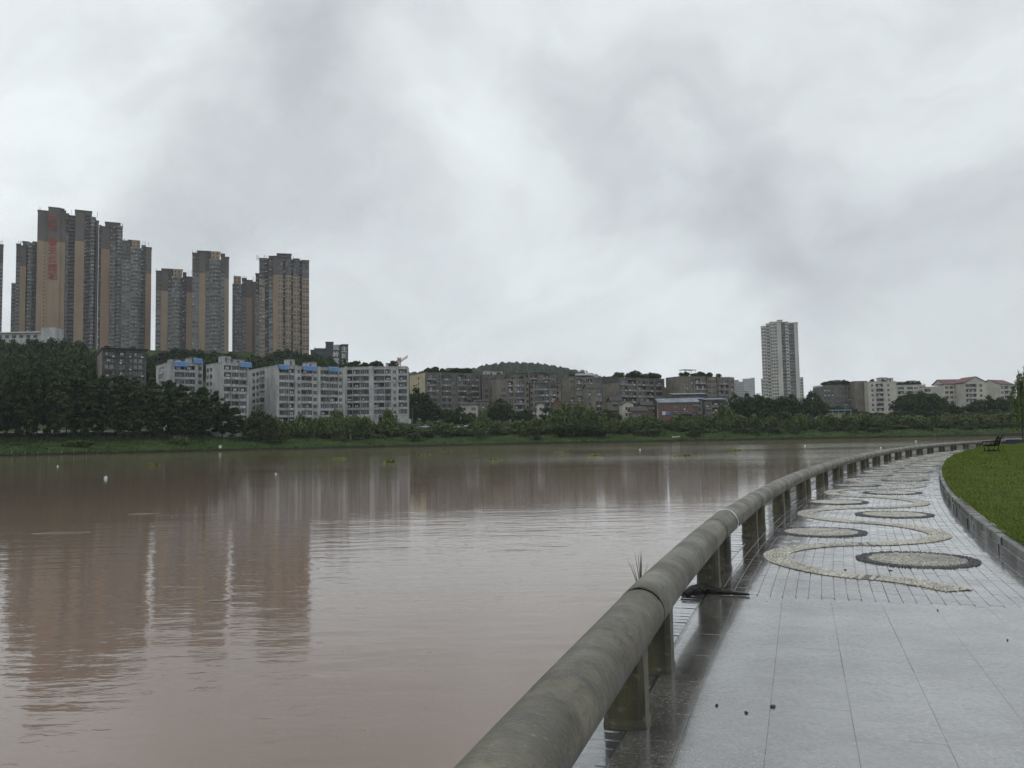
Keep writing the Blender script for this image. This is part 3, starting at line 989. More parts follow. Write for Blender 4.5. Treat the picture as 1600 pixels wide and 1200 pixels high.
def shed_on(root, x0, x1, y0, y1, z, h, m_, rm, part='roof_shed'):
    b = MB(); b.box(x0, x1, y0, y1, z, z + h, 0); b.box(x0 - 0.3, x1 + 0.3, y0 - 0.4, y1 + 0.3, z + h, z + h + 0.14, 1)
    b.box(x0 + (x1 - x0) * 0.3, x0 + (x1 - x0) * 0.55, y0 - 0.04, y0 + 0.02, z + 0.2, z + h * 0.8, 2)
    return b.build(part, [m_, rm, GLASS], root)


def blue_awning(root, x0, x1, z, drop=1.7, out=1.3):
    b = MB()
    n = 8
    for i in range(n):   # ribbed sheet that curls over the parapet
        a, c_ = x0 + (x1 - x0) * i / n, x0 + (x1 - x0) * (i + 1) / n
        prof = [(1.2, z + 0.5), (0.2, z + 0.55), (-out * 0.5, z + 0.2), (-out, z - drop)]
        for (ya, za), (yb, zb_) in zip(prof[:-1], prof[1:]):
            b.quad((a, ya, za), (a, yb, zb_), (c_ - 0.04, yb, zb_), (c_ - 0.04, ya, za))
            b.quad((a, ya, za - 0.06), (c_ - 0.04, ya, za - 0.06), (c_ - 0.04, yb, zb_ - 0.06), (a, yb, zb_ - 0.06))
    return b.build('blue_awning', [BLUE], root)


def roofkit(rt, seed, m_=GREYC, n=3):
    n += 1
    root, C, Wd, D, zb, ztop = rt
    rd = random.Random(seed)
    for i in range(n):
        w = rd.uniform(2.5, 5.0); x = rd.uniform(0, max(0.5, Wd - w))
        shed_on(root, x, x + w, 3 + i * 0.2, min(D - 0.5, 7.5), ztop - 0.45, rd.uniform(2.0, 3.8), m_, rd.choice((GREYROOF, DARKROOF, GREYROOF)))
    b = MB()
    for i in range(5):
        x = rd.uniform(0, Wd); b.box(x - 0.03, x + 0.03, 1.5, 1.56, ztop - 0.4, ztop + rd.uniform(1, 2.6))
        b.box(x - 0.5, x + 0.5, 1.5, 1.55, ztop + 0.8, ztop + 0.86)
    tag(b.build('aerials', [STEEL], root), kind='stuff')


BAL = 'bal'
# white riverside blocks
rt = block('apartment_block', 'white balcony block half hidden by dark trees, leftmost of the white ones', 244, 266, 317, 566, 345, 38, 8,
           [(1.2, 'wall'), (3, BAL), (3, BAL), (0.6, 'wall'), (1.6, 'win')], WHITE, side=[(2, 'wall'), (3, BAL), (3, 'wall')], fh=3.0)
blue_awning(rt[0], 1.5, 7.0, rt[5]); blue_awning(rt[0], rt[2] - 4.2, rt[2] - 0.3, rt[5] + 1.6); roofkit(rt, 1, WHITE, 2); G['w1'] = rt
rt = block('apartment_block', 'white balcony block with one blue awning, second of the white ones', 322, 348, 388, 566, 335, 42, 9,
           [(0.4, 'wall'), (3, BAL), (3, BAL), (3, BAL), (0.6, 'rib')], WHITE, side=[(1.2, 'win'), (1.2, 'win'), (3, 'wall')], fh=2.95)
blue_awning(rt[0], 7.0, 12.0, rt[5]); roofkit(rt, 2, WHITE, 2); G['w2'] = rt
rt = block('apartment_block', 'wide white balcony block with three blue awnings on its roof edge', 388, 432, 538, 571, 350, 40, 8,
           [(0.5, 'wall'), (2, BAL), (1.2, BAL), (0.5, 'rib'), (0.9, 'win'), (2.4, BAL), (1.2, 'win'), (0.5, 'rib'), (2, BAL), (2, BAL), (1, 'win'), (0.4, 'rib')], WHITE,
           side=[(1, 'wall'), (1.3, 'win'), (1, 'win'), (1.6, BAL), (3, 'wall')], fh=3.0)
for a, b_ in ((1.0, 5.2), (11.8, 18.2), (24.2, 29.2)): blue_awning(rt[0], a, b_, rt[5])
roofkit(rt, 3, WHITE, 3); G['w3'] = rt
rt = block('apartment_block', 'angular white block with rooftop garden and curved balconies, rightmost of the white ones', None, 539, 636, 574, 396, 4, 7,
           [(0.4, 'rib'), (1.2, BAL), (1.6, BAL), (1.9, BAL), (1.0, 'rib'), (2.3, BAL), (1.4, BAL), (0.3, 'wall'), (0.9, 'win'), (0.35, 'rib'), (1.9, BAL)], WHITE, fh=3.25, depth=16)
roofkit(rt, 4, WHITE, 2)
b = MB(); b.box(12.1, 19, -1.6, -0.3, 0, rt[5] - 24.6, 0); b.box(19, 31.5, -3.4, -0.4, 0, rt[5] - 25.4, 0); b.box(0, 12.09, -1.2, -0.26, 0, rt[5] - 23.6, 0)
b.build('podium', [WHITE], rt[0])
for i in range(6): link('window', opening_mesh('win', 1.0, 1.5, 0, WHITE, 'pod'), rt[0], (19.8 + i * 1.9, -3.55, rt[5] - 28.6), 0)
for i in range(2): link('window', opening_mesh('win', 0.9, 1.0, 0, WHITE, 'pod'), rt[0], (2.0 + i * 3.2, -1.35, rt[5] - 26.8), 0)
G['w4'] = rt

# decaying block above the dark trees at left
rt = block('derelict_block', 'blackened derelict block with open floors above the left trees', 140, 160, 229, 545, 395, 30, 6,
           [(0.5, 'wall'), (2.4, BAL), (0.5, 'wall'), (1.6, BAL), (0.5, 'rib'), (1.2, 'win'), (2.4, BAL), (0.4, 'wall')], DARKC, side=[(1, 'wall')], side_m=BEIGEC, fh=3.1)
b = MB(); b.box(-0.5, rt[2] + 0.6, -1.4, rt[3], rt[5] + 0.25, rt[5] + 0.6); b.build('roof_overhang', [DARKROOF], rt[0]); G['d1'] = rt
# low white hall on the left hill
q0, q1, q2 = at(-30, 520, 520), at(66, 520, 520), at(88, 512, 520)
hall = tag(empty('white_hall', (q0.x, 520, q0.z - 12)), 'low white flat roofed hall on the wooded hill at far left', 'building')
b = MB(); b.box(0, q1.x - q0.x, 0, 10, 0, 11.4); b.build('wall', [WHITE], hall)
b = MB(); b.box(-1, q1.x - q0.x, -1.5, 11, 11.41, 12.0); b.build('roof_slab', [AC], hall)
b = MB(); b.box(q1.x - q0.x + 0.01, q2.x - q0.x, -1.0, 9, 0, q2.z - q0.z + 12); b.build('stair_block', [WHITE], hall)
b = MB()
for i in range(8): b.box(2 + i * 4.5, 4.5 + i * 4.5, -0.05, 0.02, 8.2, 10.2)
tag(b.build('window_strip', [GLASS], hall), kind='stuff')

# yellow-ended old flats and the grey rows of the centre
OLD = [(0.3, 'rib'), (1.7, BAL), (0.8, 'win'), (0.3, 'rib'), (1.8, BAL), (1.1, 'win'), (0.3, 'rib'), (1.7, BAL), (0.9, 'win'), (1.5, BAL), (0.3, 'rib')]
rt = block('apartment_block', 'long sooty grey flats with a cream yellow end wall', 640, 664, 750, 582, 410, 28, 8, OLD, GREYC, side=[(1, 'wall')], side_m=YELLOW, fh=2.95)
roofkit(rt, 5, GREYC, 4); G['o1'] = rt
rt = block('apartment_block', 'narrow grey flats with a white rooftop room, right of the yellow-ended flats', 748, 753, 792, 586, 425, 12, 7,
           [(0.5, 'wall'), (1.2, 'win'), (0.4, 'rib'), (1.2, 'win'), (1.6, BAL), (0.4, 'wall'), (1.3, BAL)], GREYC, side=[(1, 'wall')], fh=2.95, depth=14)
roofkit(rt, 6, PALEW, 3); G['o2'] = rt
rt = block('apartment_block', 'red roofed flats with glazed top floor rising behind the centre rows', None, 797, 868, 583, 470, 4, 8,
           [(1, 'win'), (1, 'win'), (1.4, BAL), (0.3, 'rib'), (1.4, BAL), (1, 'win'), (1.4, BAL), (1, 'win')], BEIGEC, fh=2.9, roof='shed', roofm=RUSTROOF, depth=12)
b = MB(); b.box(14, 24, -0.9, 3, rt[5] + 0.5, rt[5] + 0.7); b.build('blue_awning', [BLUE], rt[0]); G['o3'] = rt
rt = block('apartment_block', 'grey beige flats with wide balconies behind the big round dark tree', 771, 776, 826, 592, 402, 14, 7,
           [(1.0, 'wall'), (1.5, 'win'), (0.3, 'rib'), (1.5, BAL), (0.4, 'wall'), (2.6, BAL), (0.4, 'rib'), (0.8, 'win')], BEIGEC, side=[(1, 'wall')], fh=3.0, depth=13)
roofkit(rt, 7, GREYC, 3); G['o4'] = rt
rt = block('apartment_block', 'grey flats with curved balcony stack under a blue-grey sheet roof, centre row', 824, 828, 876, 598, 408, 10, 6,
           [(0.8, 'win'), (0.4, 'wall'), (2.6, BAL), (1.4, BAL), (0.3, 'rib'), (1.6, BAL), (0.9, 'win'), (0.4, 'wall')], BEIGEC, side=[(1, 'wall')], fh=3.0, depth=13, roof='shed', roofm=GREYROOF)
G['o5'] = rt
rt = block('apartment_block', 'dark topped flats with a pale strip roof left of the blank beige wall', 880, 890, 928, 589, 432, 14, 7,
           [(1.2, 'win'), (0.3, 'rib'), (1.4, BAL), (1.0, 'win'), (1.5, BAL), (0.4, 'wall')], BEIGEC, side=[(1, 'wall')], fh=3.0, depth=15)
roofkit(rt, 8, DARKC, 2)
b = MB(); b.box(4, rt[2], -0.8, 8, rt[5] + 0.9, rt[5] + 2.0); b.build('pale_roof_strip', [AC], rt[0]); G['o6'] = rt
rt = block('apartment_block', 'small beige house-like flats tucked below dark topped flats', 914, 918, 940, 606, 405, 10, 4,
           [(0.8, 'win'), (0.8, 'wall'), (1.2, BAL)], BEIGEC, side=[(1, 'wall')], fh=2.9, depth=9, roof='gable', roofm=DARKROOF); G['o7'] = rt
rt = block('apartment_block', 'grey balcony flats with a tall blank beige end wall and roof trees', 941, 966, 1038, 590, 415, 34, 7,
           [(0.3, 'wall'), (2, BAL), (2, BAL), (0.4, 'rib'), (2, BAL), (2, BAL), (0.4, 'rib'), (1.8, BAL), (0.6, 'wall')], GREYC, side=[(1, 'wall')], side_m=None, fh=3.0)
sw = MB(); sw.box(-0.08, -0.003, 0.1, rt[3] - 0.1, 0, rt[5] - 2.6); sw.build('end_wall', [BEIGEC], rt[0])
sw = MB(); sw.box(-0.25, 0.0, -0.2, rt[3], rt[5] - 2.59, rt[5] + 1.2); sw.build('dark_roof_band', [DARKC], rt[0])
roofkit(rt, 9, DARKC, 3); G['o8'] = rt
rt = block('apartment_block', 'beige grey flats with a thin roof pavilion and roof shrubs', 1040, 1067, 1147, 588, 425, 30, 6,
           [(0.4, 'wall'), (1.1, 'win'), (0.7, 'win'), (0.3, 'rib'), (1.2, BAL), (1.2, BAL), (0.4, 'slot'), (0.9, 'win'), (1.0, 'win'), (0.4, 'slot'), (1.2, BAL), (1.2, BAL), (0.4, 'rib'), (1, 'win')], BEIGEC, side=[(1, 'wall')], fh=3.0)
roofkit(rt, 10, BEIGEC, 2)
b = MB(); b.box(2.5, 12, 1.5, 6, rt[5] + 4.0, rt[5] + 4.25)
for x_ in (3, 7, 11.5): b.box(x_, x_ + 0.15, 1.7, 1.85, rt[5] - 0.4, rt[5] + 4.0); b.box(x_, x_ + 0.15, 5.6, 5.75, rt[5] - 0.4, rt[5] + 4.0)
b.build('roof_pavilion', [STEEL], rt[0]); G['o9'] = rt
# right-hand blocks
rt = block('apartment_block', 'grey flats with many square windows beside the blue canopy', None, 1286, 1336, 602, 520, 6, 7,
           [(1, 'win')] * 4 + [(0.3, 'rib'), (1, 'win'), (1, 'win'), (1, 'win'), (1, 'win')], GREYC, fh=3.0, depth=14, thick=0.5)
roofkit(rt, 11, GREYC, 2); G['r1'] = rt
rt = block('apartment_block', 'pale grey blank pier of flats between square windowed and balcony flats', 1334, 1335.5, 1355, 596, 515, 4, 8,
           [(2.2, 'wall'), (0.8, 'win'), (0.6, 'wall')], BEIGEC, side=[(1, 'wall')], fh=3.0, depth=14, thick=0.5); G['r2'] = rt
rt = block('apartment_block', 'pale flats with balcony stack and blank right end, left of dark tree mass', 1354, 1356, 1400, 597, 510, 2, 8,
           [(0.6, 'wall'), (0.8, 'win'), (0.4, 'wall'), (1.9, BAL), (0.8, 'wall'), (0.8, 'win'), (1.5, 'wall')], PALEW, side=[(1, 'wall')], fh=3.0, depth=14)
roofkit(rt, 12, PALEW, 2); G['r3'] = rt
rt = block('apartment_block', 'low flats with planted terraces behind the dark trees at right', None, 1402, 1446, 602, 560, 0, 5,
           [(1.2, BAL), (0.4, 'wall'), (1.2, BAL), (1, 'win'), (1.2, BAL)], PALEW, fh=3.0, depth=14); roofkit(rt, 13, PALEW, 2); G['r4'] = rt
rt = block('apartment_block', 'plain white flat roofed flats left of the maroon roofs', None, 1444, 1476, 605, 530, 0, 5,
           [(1.4, BAL), (0.8, 'wall'), (1, 'win'), (1.2, 'wall')], PALEW, fh=3.0, depth=12); G['r5'] = rt
rt = block('apartment_block', 'cream flats under a long maroon roof, left half of the pair', None, 1475, 1508, 600, 505, 3, 6,
           [(1, 'win')] * 4 + [(0.4, 'rib')], PALEW, fh=3.0, roof='gable', roofm=MAROON, depth=13, thick=0.5); G['r6'] = rt
rt = block('apartment_block', 'cream flats with a maroon front gable and balcony stack', None, 1508, 1541, 597, 495, 3, 6,
           [(0.8, BAL), (1.5, BAL), (0.5, 'wall'), (0.8, 'win'), (0.8, 'wall')], PALEW, fh=3.0, roof='gable_front', roofm=MAROON, depth=14); G['r7'] = rt
rt = block('apartment_block', 'cream flats with maroon gable beside the willow', 1541, 1562, 1584, 600, 510, 32, 6,
           [(1, 'win'), (1.2, BAL), (1, 'win')], PALEW, side=[(1, 'wall')], fh=3.0, roof='gable', roofm=MAROON, depth=13); G['r8'] = rt

# houses on the slope in the centre
HOUSES = [
    (None, 719, 745, 632, 385, -4, 2, [(1, 'win'), (0.5, 'wall'), (1, 'win')], PALEW, 'shed', DARKROOF, 'small cream two storey house above the parked cars'),
    (None, 745, 763, 626, 392, 4, 3, [(0.6, 'wall'), (1.2, 'win')], BEIGEC, 'shed', DARKROOF, 'narrow beige house joined to the small cream house'),
    (None, 839, 850, 632, 385, 0, 2, [(0.7, 'wall'), (1, 'win'), (0.7, 'wall')], PALEW, 'gable_front', GREYROOF, 'tiny white gabled house above the white bank lettering'),
    (None, 864, 876, 628, 392, 4, 2, [(1, 'wall')], BRICK, 'gable_front', RUSTROOF, 'small red brick gabled shed in the trees at centre'),
    (None, 973, 990, 631, 378, 6, 2, [(0.6, 'wall'), (1, 'win'), (0.6, 'wall'), (1, 'win')], PALEW, 'gable_front', DARKROOF, 'white house with twin windows and dark gable below the beige wall'),
    (None, 987, 1011, 642, 366, 4, 1, [(1, 'win'), (1, 'win'), (1, 'win')], BRICK, 'gable', DARKROOF, 'low pink brick cottage with dark roof beside the tall pole'),
    (None, 1003, 1020, 633, 374, 4, 1, [(1, 'wall'), (0.8, 'win')], BRICK, 'gable', DARKROOF, 'red brick cottage behind the low pink cottage'),
    (None, 1028, 1091, 629, 372, 3, 2, [(1.6, 'wall'), (0.6, 'wall'), (1, 'win'), (0.5, 'wall'), (1, 'win'), (0.5, 'wall'), (1, 'win')], BRICK, 'gable', GREYROOF, 'long red brick house with blue shop panel'),
    (1051, 1053, 1104, 616, 392, 4, 3, [(0.8, 'win'), (0.8, 'win'), (1.0, 'wall'), (0.8, 'wall'), (0.9, 'win')], BRICK, 'shed', GREYROOF, 'tall red brick house under a pale blue-grey sheet roof'),
    (None, 1080, 1101, 623, 380, 6, 3, [(0.8, 'wall'), (0.7, 'win'), (0.5, 'wall')], WHITE, 'shed', BLUE, 'white rendered house with thin blue roof among brick houses'),
    (None, 1101, 1134, 624, 376, 4, 3, [(1, 'win'), (1, BAL), (1, BAL)], GREYC, 'shed', GREYROOF, 'brown grey house over the red shop sign'),
    (None, 1143, 1158, 626, 400, 0, 2, [(1, 'win'), (1, 'win')], WHITE, 'flat', GREYROOF, 'small white box house at the edge of the dark trees'),
    (None, 1158, 1170, 631, 396, 0, 2, [(1, 'win')], PALEW, 'gable', AC, 'small white roofed hut at the edge of the dark trees'),
    (None, 955, 972, 626, 388, 8, 2, [(1, 'win'), (0.6, 'wall')], BEIGEC, 'gable', DARKROOF, 'dark roofed beige house at the foot of the blank beige wall'),
    (None, 886, 905, 631, 384, 2, 1, [(1, 'wall')], GREYC, 'shed', DARKROOF, 'low grey shed among the trees below dark topped flats'),
]
for h in HOUSES:
    rt = block('slope_house', h[11], h[0], h[1], h[2], h[3], h[4], h[5], h[6], h[7], h[8], fh=2.9, roof=h[9], roofm=h[10], cat='house', depth=8, thick=0.6, side=[(1, 'wall')] if h[0] else None)
    if 'blue shop panel' in h[11]:
        b = MB()
        b.box(2.0, 3.7, -0.25, -0.05, rt[5] - 6.4, rt[5] - 4.6, 0); b.box(3.7, 6.0, -0.2, -0.05, rt[5] - 6.4, rt[5] - 4.6, 1)
        b.build('shop_panel', [AC, BLUE], rt[0])
        b = MB(); b.box(9, 18, -1.5, 0, rt[5] - 5.9, rt[5] - 5.7); b.build('shop_awning', [GREYROOF], rt[0])
        for i_ in range(3):
            link('window', opening_mesh('win', 2.2, 2.6, i_, BRICK, 'shop'), rt[0], (11.9 + i_ * 2.6, -0.2, rt[5] - 9.2), 0)
    if 'red shop sign' in h[11]:
        b = MB(); b.box(0.3, rt[2] - 0.2, -0.7, -0.5, rt[5] - 11.6, rt[5] - 9.8); b.build('shop_sign_board', [REDSIGN], rt[0])
        b = MB()
        for i_ in range(5): b.box(0.9 + i_ * 1.4, 1.7 + i_ * 1.4, -0.76, -0.69, rt[5] - 11.2, rt[5] - 10.3)
        b.build('sign_character', [SIGNWHITE], rt[0])

# blue sheet canopy on the right bank
q = at(1251, 641, 480); q2 = at(1330, 641, 480); zg = terr(q.x, 480) - 1
can = tag(empty('bus_canopy', (q.x, 480, zg)), 'long low canopy with blue edge and posts in the right trees', 'canopy')
wd = q2.x - q.x; zt = q.z - zg
b = MB(); b.box(0, wd, -1, 6, zt - 0.5, zt); b.build('canopy_roof', [GREYROOF], can)
b = MB(); b.box(0, wd, -1.1, -1.002, zt - 0.75, zt - 0.2); b.build('fascia', [BLUE], can)
for i in range(9):
    b = MB(); x_ = 0.5 + i * (wd - 1) / 8; b.box(x_ - 0.12, x_ + 0.12, -0.6, -0.36, 0, zt - 0.51); b.build('post', [AC], can)
b = MB(); b.box(5, 8.5, 0, 4, 0, zt - 0.8); b.build('kiosk', [BLUE], can)
b = MB(); b.box(9, wd - 3, 2, 2.2, 0, zt - 1.6); b.build('back_panel', [YELLOW], can)

# cranes far behind
def crane(label, px, py_foot, py_top, Y, jib):
    f0, f1 = at(px, py_foot, Y), at(px, py_top, Y)
    c_ = tag(empty('tower_crane', (f0.x, Y, f0.z - 15)), label, 'crane')
    h = f1.z - f0.z + 15
    b_ = MB(); w_ = 1.0
    for sx, sy in ((-1, -1), (1, -1), (1, 1), (-1, 1)): b_.box(sx * w_ - 0.15, sx * w_ + 0.15, sy * w_ - 0.15, sy * w_ + 0.15, 0, h)
    z = 0
    while z < h - 2:
        b_.tube([(-w_, -w_, z), (w_, -w_, z + 2)], 0.1, 4); b_.tube([(w_, w_, z), (-w_, w_, z + 2)], 0.1, 4); z += 2
    b_.build('mast', [CRANE], c_)
    b_ = MB()
    (x0, y0), (x1, y1) = jib
    A, B = at(x0, y0, Y), at(x1, y1, Y)
    A = Vector((A.x - f0.x, 0, A.z - f0.z + 15)); B = Vector((B.x - f0.x, 0, B.z - f0.z + 15))
    for off in (Vector((0, -0.7, 0)), Vector((0, 0.7, 0)), Vector((0, 0, 1.4))): b_.tube([A + off, B + off], 0.2, 4)
    n = 12
    for i in range(n):
        p0, p1 = A.lerp(B, i / n), A.lerp(B, (i + 1) / n)
        b_.tube([p0 + Vector((0, -0.7, 0)), p1 + Vector((0, 0, 1.4))], 0.1, 4)
    b_.build('jib', [CRANE], c_)
    b_ = MB(); b_.box(-1.2, 1.2, -1.4, 1.4, h - 3, h - 0.8); b_.build('cab', [CRANE], c_)
    b_ = MB(); e = A; b_.box(e.x - 1.2, e.x + 1.2, -0.9, 0.9, e.z - 2.2, e.z - 0.3); b_.build('counterweight', [STEEL], c_)


crane('pinkish luffing crane raised behind the angular white block', 624, 590, 558, 600, ((619, 570), (637, 558)))
crane('small flat topped crane on the skyline at centre', 910.5, 605, 577, 1100, ((917, 580), (902, 580.5)))
# ------------------------------------------------------------------ vegetation
def leaf_quads(cent, size, nrm=None, aspect=1.0, hang=0.0, r=rng):
    """rhombic leaf-cluster faces at cent (N,3)"""
    n = len(cent)
    a = r.normal(size=(n, 3)); a /= np.linalg.norm(a, axis=1, keepdims=True)
    if nrm is not None:
        a = a * 0.75 + nrm; a /= np.linalg.norm(a, axis=1, keepdims=True)
    b = r.normal(size=(n, 3))
    if hang: b = b * (1 - hang) + np.array([0, 0, -1.0]) * hang * 2.2
    b -= a * np.sum(a * b, axis=1, keepdims=True); b /= np.linalg.norm(b, axis=1, keepdims=True) + 1e-9
    c = np.cross(a, b)
    s = (size * r.uniform(0.6, 1.35, n))[:, None]
    b = b * s * aspect; c = c * s / max(1.0, aspect ** 0.5)
    q = np.stack([cent - b, cent - c * 0.8 + b * 0.1, cent + b, cent + c * 0.8 - b * 0.1], axis=1)
    return q.reshape(-1, 3)


def tapered_limbs(mb, h, r0, limbs, r=random):
    pts = [(0, 0, -1.0), (r.uniform(-.1, .1), r.uniform(-.1, .1), h * 0.3), (r.uniform(-.3, .3), r.uniform(-.3, .3), h * 0.62), (r.uniform(-.4, .4), r.uniform(-.4, .4), h * 0.92)]
    mb.tube(pts, [r0 * 1.25, r0, r0 * 0.6, r0 * 0.15], 7)
    for i in range(limbs):
        z = h * r.uniform(0.25, 0.75); w = 2 * math.pi * (i / limbs + r.uniform(-0.05, 0.05)); L = h * r.uniform(0.18, 0.3)
        mb.tube([(0, 0, z), (math.cos(w) * L * 0.5, math.sin(w) * L * 0.5, z + L * 0.45), (math.cos(w) * L, math.sin(w) * L, z + L * 0.8)], [r0 * 0.45, r0 * 0.28, r0 * 0.08], 5)


def crown(h, width, z0, clumps, per, leaf, shape, seed, material, aspect=1.0, hang=0.0, fill=0.55):
    r = np.random.default_rng(seed)
    C_, N_ = [], []
    for k in range(clumps):
        for _ in range(30):
            p = r.uniform(-1, 1, 3)
            d = np.linalg.norm(p)
            if d < 1 and d > fill * r.random(): break
        zz = (p[2] + 1) / 2
        if shape == 'poplar': rad = np.interp(zz, [0, 0.15, 0.45, 0.8, 1], [0.55, 0.85, 1.0, 0.75, 0.18])
        elif shape == 'round': rad = np.interp(zz, [0, 0.2, 0.5, 0.8, 1], [0.65, 0.95, 1.05, 0.9, 0.5])
        elif shape == 'willow': rad = np.interp(zz, [0, 0.3, 0.7, 1], [0.95, 1.0, 0.95, 0.45])
        else: rad = np.interp(zz, [0, 0.3, 0.8, 1], [1.0, 1.05, 0.8, 0.4])
        flat = np.hypot(p[0], p[1])
        sc = width / 2 * rad * (1.0 if flat < 1e-3 else 1.0)
        c = np.array([p[0] * sc, p[1] * sc, z0 + (h - z0) * zz])
        cr_ = width * r.uniform(0.10, 0.19)
        q = r.normal(size=(per, 3)); q /= np.linalg.norm(q, axis=1, keepdims=True)
        rr_ = r.random(per) ** 0.45
        sq = np.array([1, 1, 0.75]) if not hang else np.array([0.8, 0.8, 1.7])
        C_.append(c + q * rr_[:, None] * cr_ * sq)
        N_.append(q * 0.8 + np.array([0, 0, 0.35]))
    C_ = np.concatenate(C_); N_ = np.concatenate(N_)
    C_[:, 2] = np.maximum(C_[:, 2], 0.1)
    return np_mesh('crown', leaf_quads(C_, leaf, N_, aspect, hang, r), 4, material)


def make_proto(kind, seed):
    random.seed(seed)
    mb = MB()
    if kind == 'poplar':
        tapered_limbs(mb, 22, 0.32, 7); cm = crown(24, 8.0, 2.2, 74, 42, 0.50, 'poplar', seed, L_DARK)
        H, Wd = 24, 8.0
    elif kind == 'dark':
        tapered_limbs(mb, 9, 0.3, 6); cm = crown(12, 12, 1.5, 70, 40, 0.48, 'round', seed, L_DARK); H, Wd = 12, 12
    elif kind == 'mid':
        tapered_limbs(mb, 8, 0.25, 6); cm = crown(10, 9, 1.2, 60, 38, 0.42, 'round', seed, L_MID); H, Wd = 10, 9
    elif kind == 'willow':
        tapered_limbs(mb, 6, 0.2, 6); cm = crown(8, 8, 0.6, 60, 44, 0.34, 'willow', seed, L_WILLOW, 2.0, 0.75); H, Wd = 8, 8
    elif kind == 'bush':
        tapered_limbs(mb, 2.2, 0.08, 6); cm = crown(3.2, 5.0, 0.0, 36, 34, 0.26, 'bush', seed, L_MID); H, Wd = 3.2, 5
    elif kind == 'pale_bush':
        tapered_limbs(mb, 2.4, 0.07, 6); cm = crown(3.6, 5.0, 0.0, 38, 34, 0.26, 'bush', seed, L_WILLOW, 1.6, 0.5); H, Wd = 3.6, 5
    else:  # reed tussock: arching blades
        r = np.random.default_rng(seed)
        V_ = []
        for i in range(620):
            w = r.uniform(0, 2 * math.pi); b0 = r.normal(size=2) * 0.55; L = r.uniform(1.6, 3.2); lean = r.uniform(0.1, 0.75)
            dx, dy = math.cos(w), math.sin(w); wd = 0.09
            prev = None
            for k in range(4):
                f_ = k / 3
                x_ = b0[0] + dx * lean * L * f_ ** 1.6; y_ = b0[1] + dy * lean * L * f_ ** 1.6; z_ = L * (f_ - 0.38 * lean * f_ ** 2.4)
                cur = ((x_ - dy * wd * (1.05 - f_), y_ + dx * wd * (1.05 - f_), z_), (x_ + dy * wd * (1.05 - f_), y_ - dx * wd * (1.05 - f_), z_))
                if prev: V_ += [prev[0], prev[1], cur[1], cur[0]]
                prev = cur
        cm = np_mesh('crown', V_, 4, L_REED); H, Wd = 2.6, 4.5
    tm = mb.mesh('trunk', BARK, True) if mb.v else None
    return tm, cm, H, Wd


PROTO = {k: [make_proto(k, 100 + 31 * i + 7 * n) for n in range(c)] for i, (k, c) in enumerate((('poplar', 3), ('dark', 3), ('mid', 3), ('willow', 3), ('bush', 3), ('pale_bush', 2), ('reed', 2)))}
ORD = ['first', 'second', 'third', 'fourth', 'fifth', 'sixth', 'seventh', 'eighth', 'ninth', 'tenth', 'eleventh', 'twelfth', 'thirteenth', 'fourteenth', 'fifteenth', 'sixteenth', 'seventeenth', 'eighteenth', 'nineteenth']
TENS = {20: 'twenty', 30: 'thirty', 40: 'forty', 50: 'fifty', 60: 'sixty', 70: 'seventy'}


def ordinal(i):
    i += 1
    if i < 20: return ORD[i - 1]
    t_, u_ = i // 10 * 10, i % 10
    if u_ == 0: return TENS[t_][:-1] + 'ieth'
    return TENS[t_] + '-' + ORD[u_ - 1]


def plant(kind, name, X, Y, h, w=None, z=None, label=None, cat='tree', group=None):
    tm, cm, H, Wd = random.choice(PROTO[kind])
    if z is None: z = terr(X, Y)
    root = empty(name, (X, Y, z), random.uniform(0, 6.28))
    w = w or h * Wd / H
    sc = (w / Wd, w / Wd, h / H)
    if tm: link('trunk' if cat == 'tree' else 'stems', tm, root).scale = sc
    o = link('crown' if cat == 'tree' else 'foliage', cm, root); o.scale = sc
    tag(root, label, cat, group)
    return root


def row(kind, name, items, label, group, cat='tree'):
    """items: (px, py_top, s behind the shore or absolute Y if >200, width px or None)"""
    items = sorted(items, key=lambda q: q[0])
    for i, (px, pt, s_, wpx) in enumerate(items):
        X = at(px, 680, 400).x / 400
        if s_ > 200: Y = s_
        else:
            Y = shoreK(X) + s_
        X *= Y
        z = terr(X, Y)
        h = max(1.2, at(px, pt, Y).z - z)
        plant(kind, name, X, Y, h, wpx * Y / FPX if wpx else None, z - 0.1, label.replace('#', ordinal(i)), cat, group)


random.seed(5)
jit = lambda a: random.uniform(-a, a)
# tall dark rows at the left
topL = lambda px: np.interp(px, [-60, 0, 40, 100, 150, 200, 250, 300, 340, 372], [585, 578, 566, 566, 578, 584, 588, 600, 602, 628])
row('poplar', 'poplar_tree', [(px + jit(4), topL(px) + 10 + jit(7), 24 + jit(3), 34 + jit(5)) for px in range(-34, 366, 21)],
    'tall dark leafy tree on the left bank, # from left in the front row', 'tall dark trees on the left bank')
row('poplar', 'poplar_tree', [(px + jit(5), topL(px) + jit(7), 42 + jit(4), 40 + jit(5)) for px in range(-25, 352, 26)],
    'tall dark tree of the back row on the left bank, # from left', 'tall dark trees on the left bank')
row('bush', 'bank_bush', [(px + jit(4), 678 + jit(3), 50 + jit(2), 34) for px in range(-20, 372, 24)], 'dark bush in the shade behind the tall left trees, # from left', 'bushes behind the left trees', 'shrub')
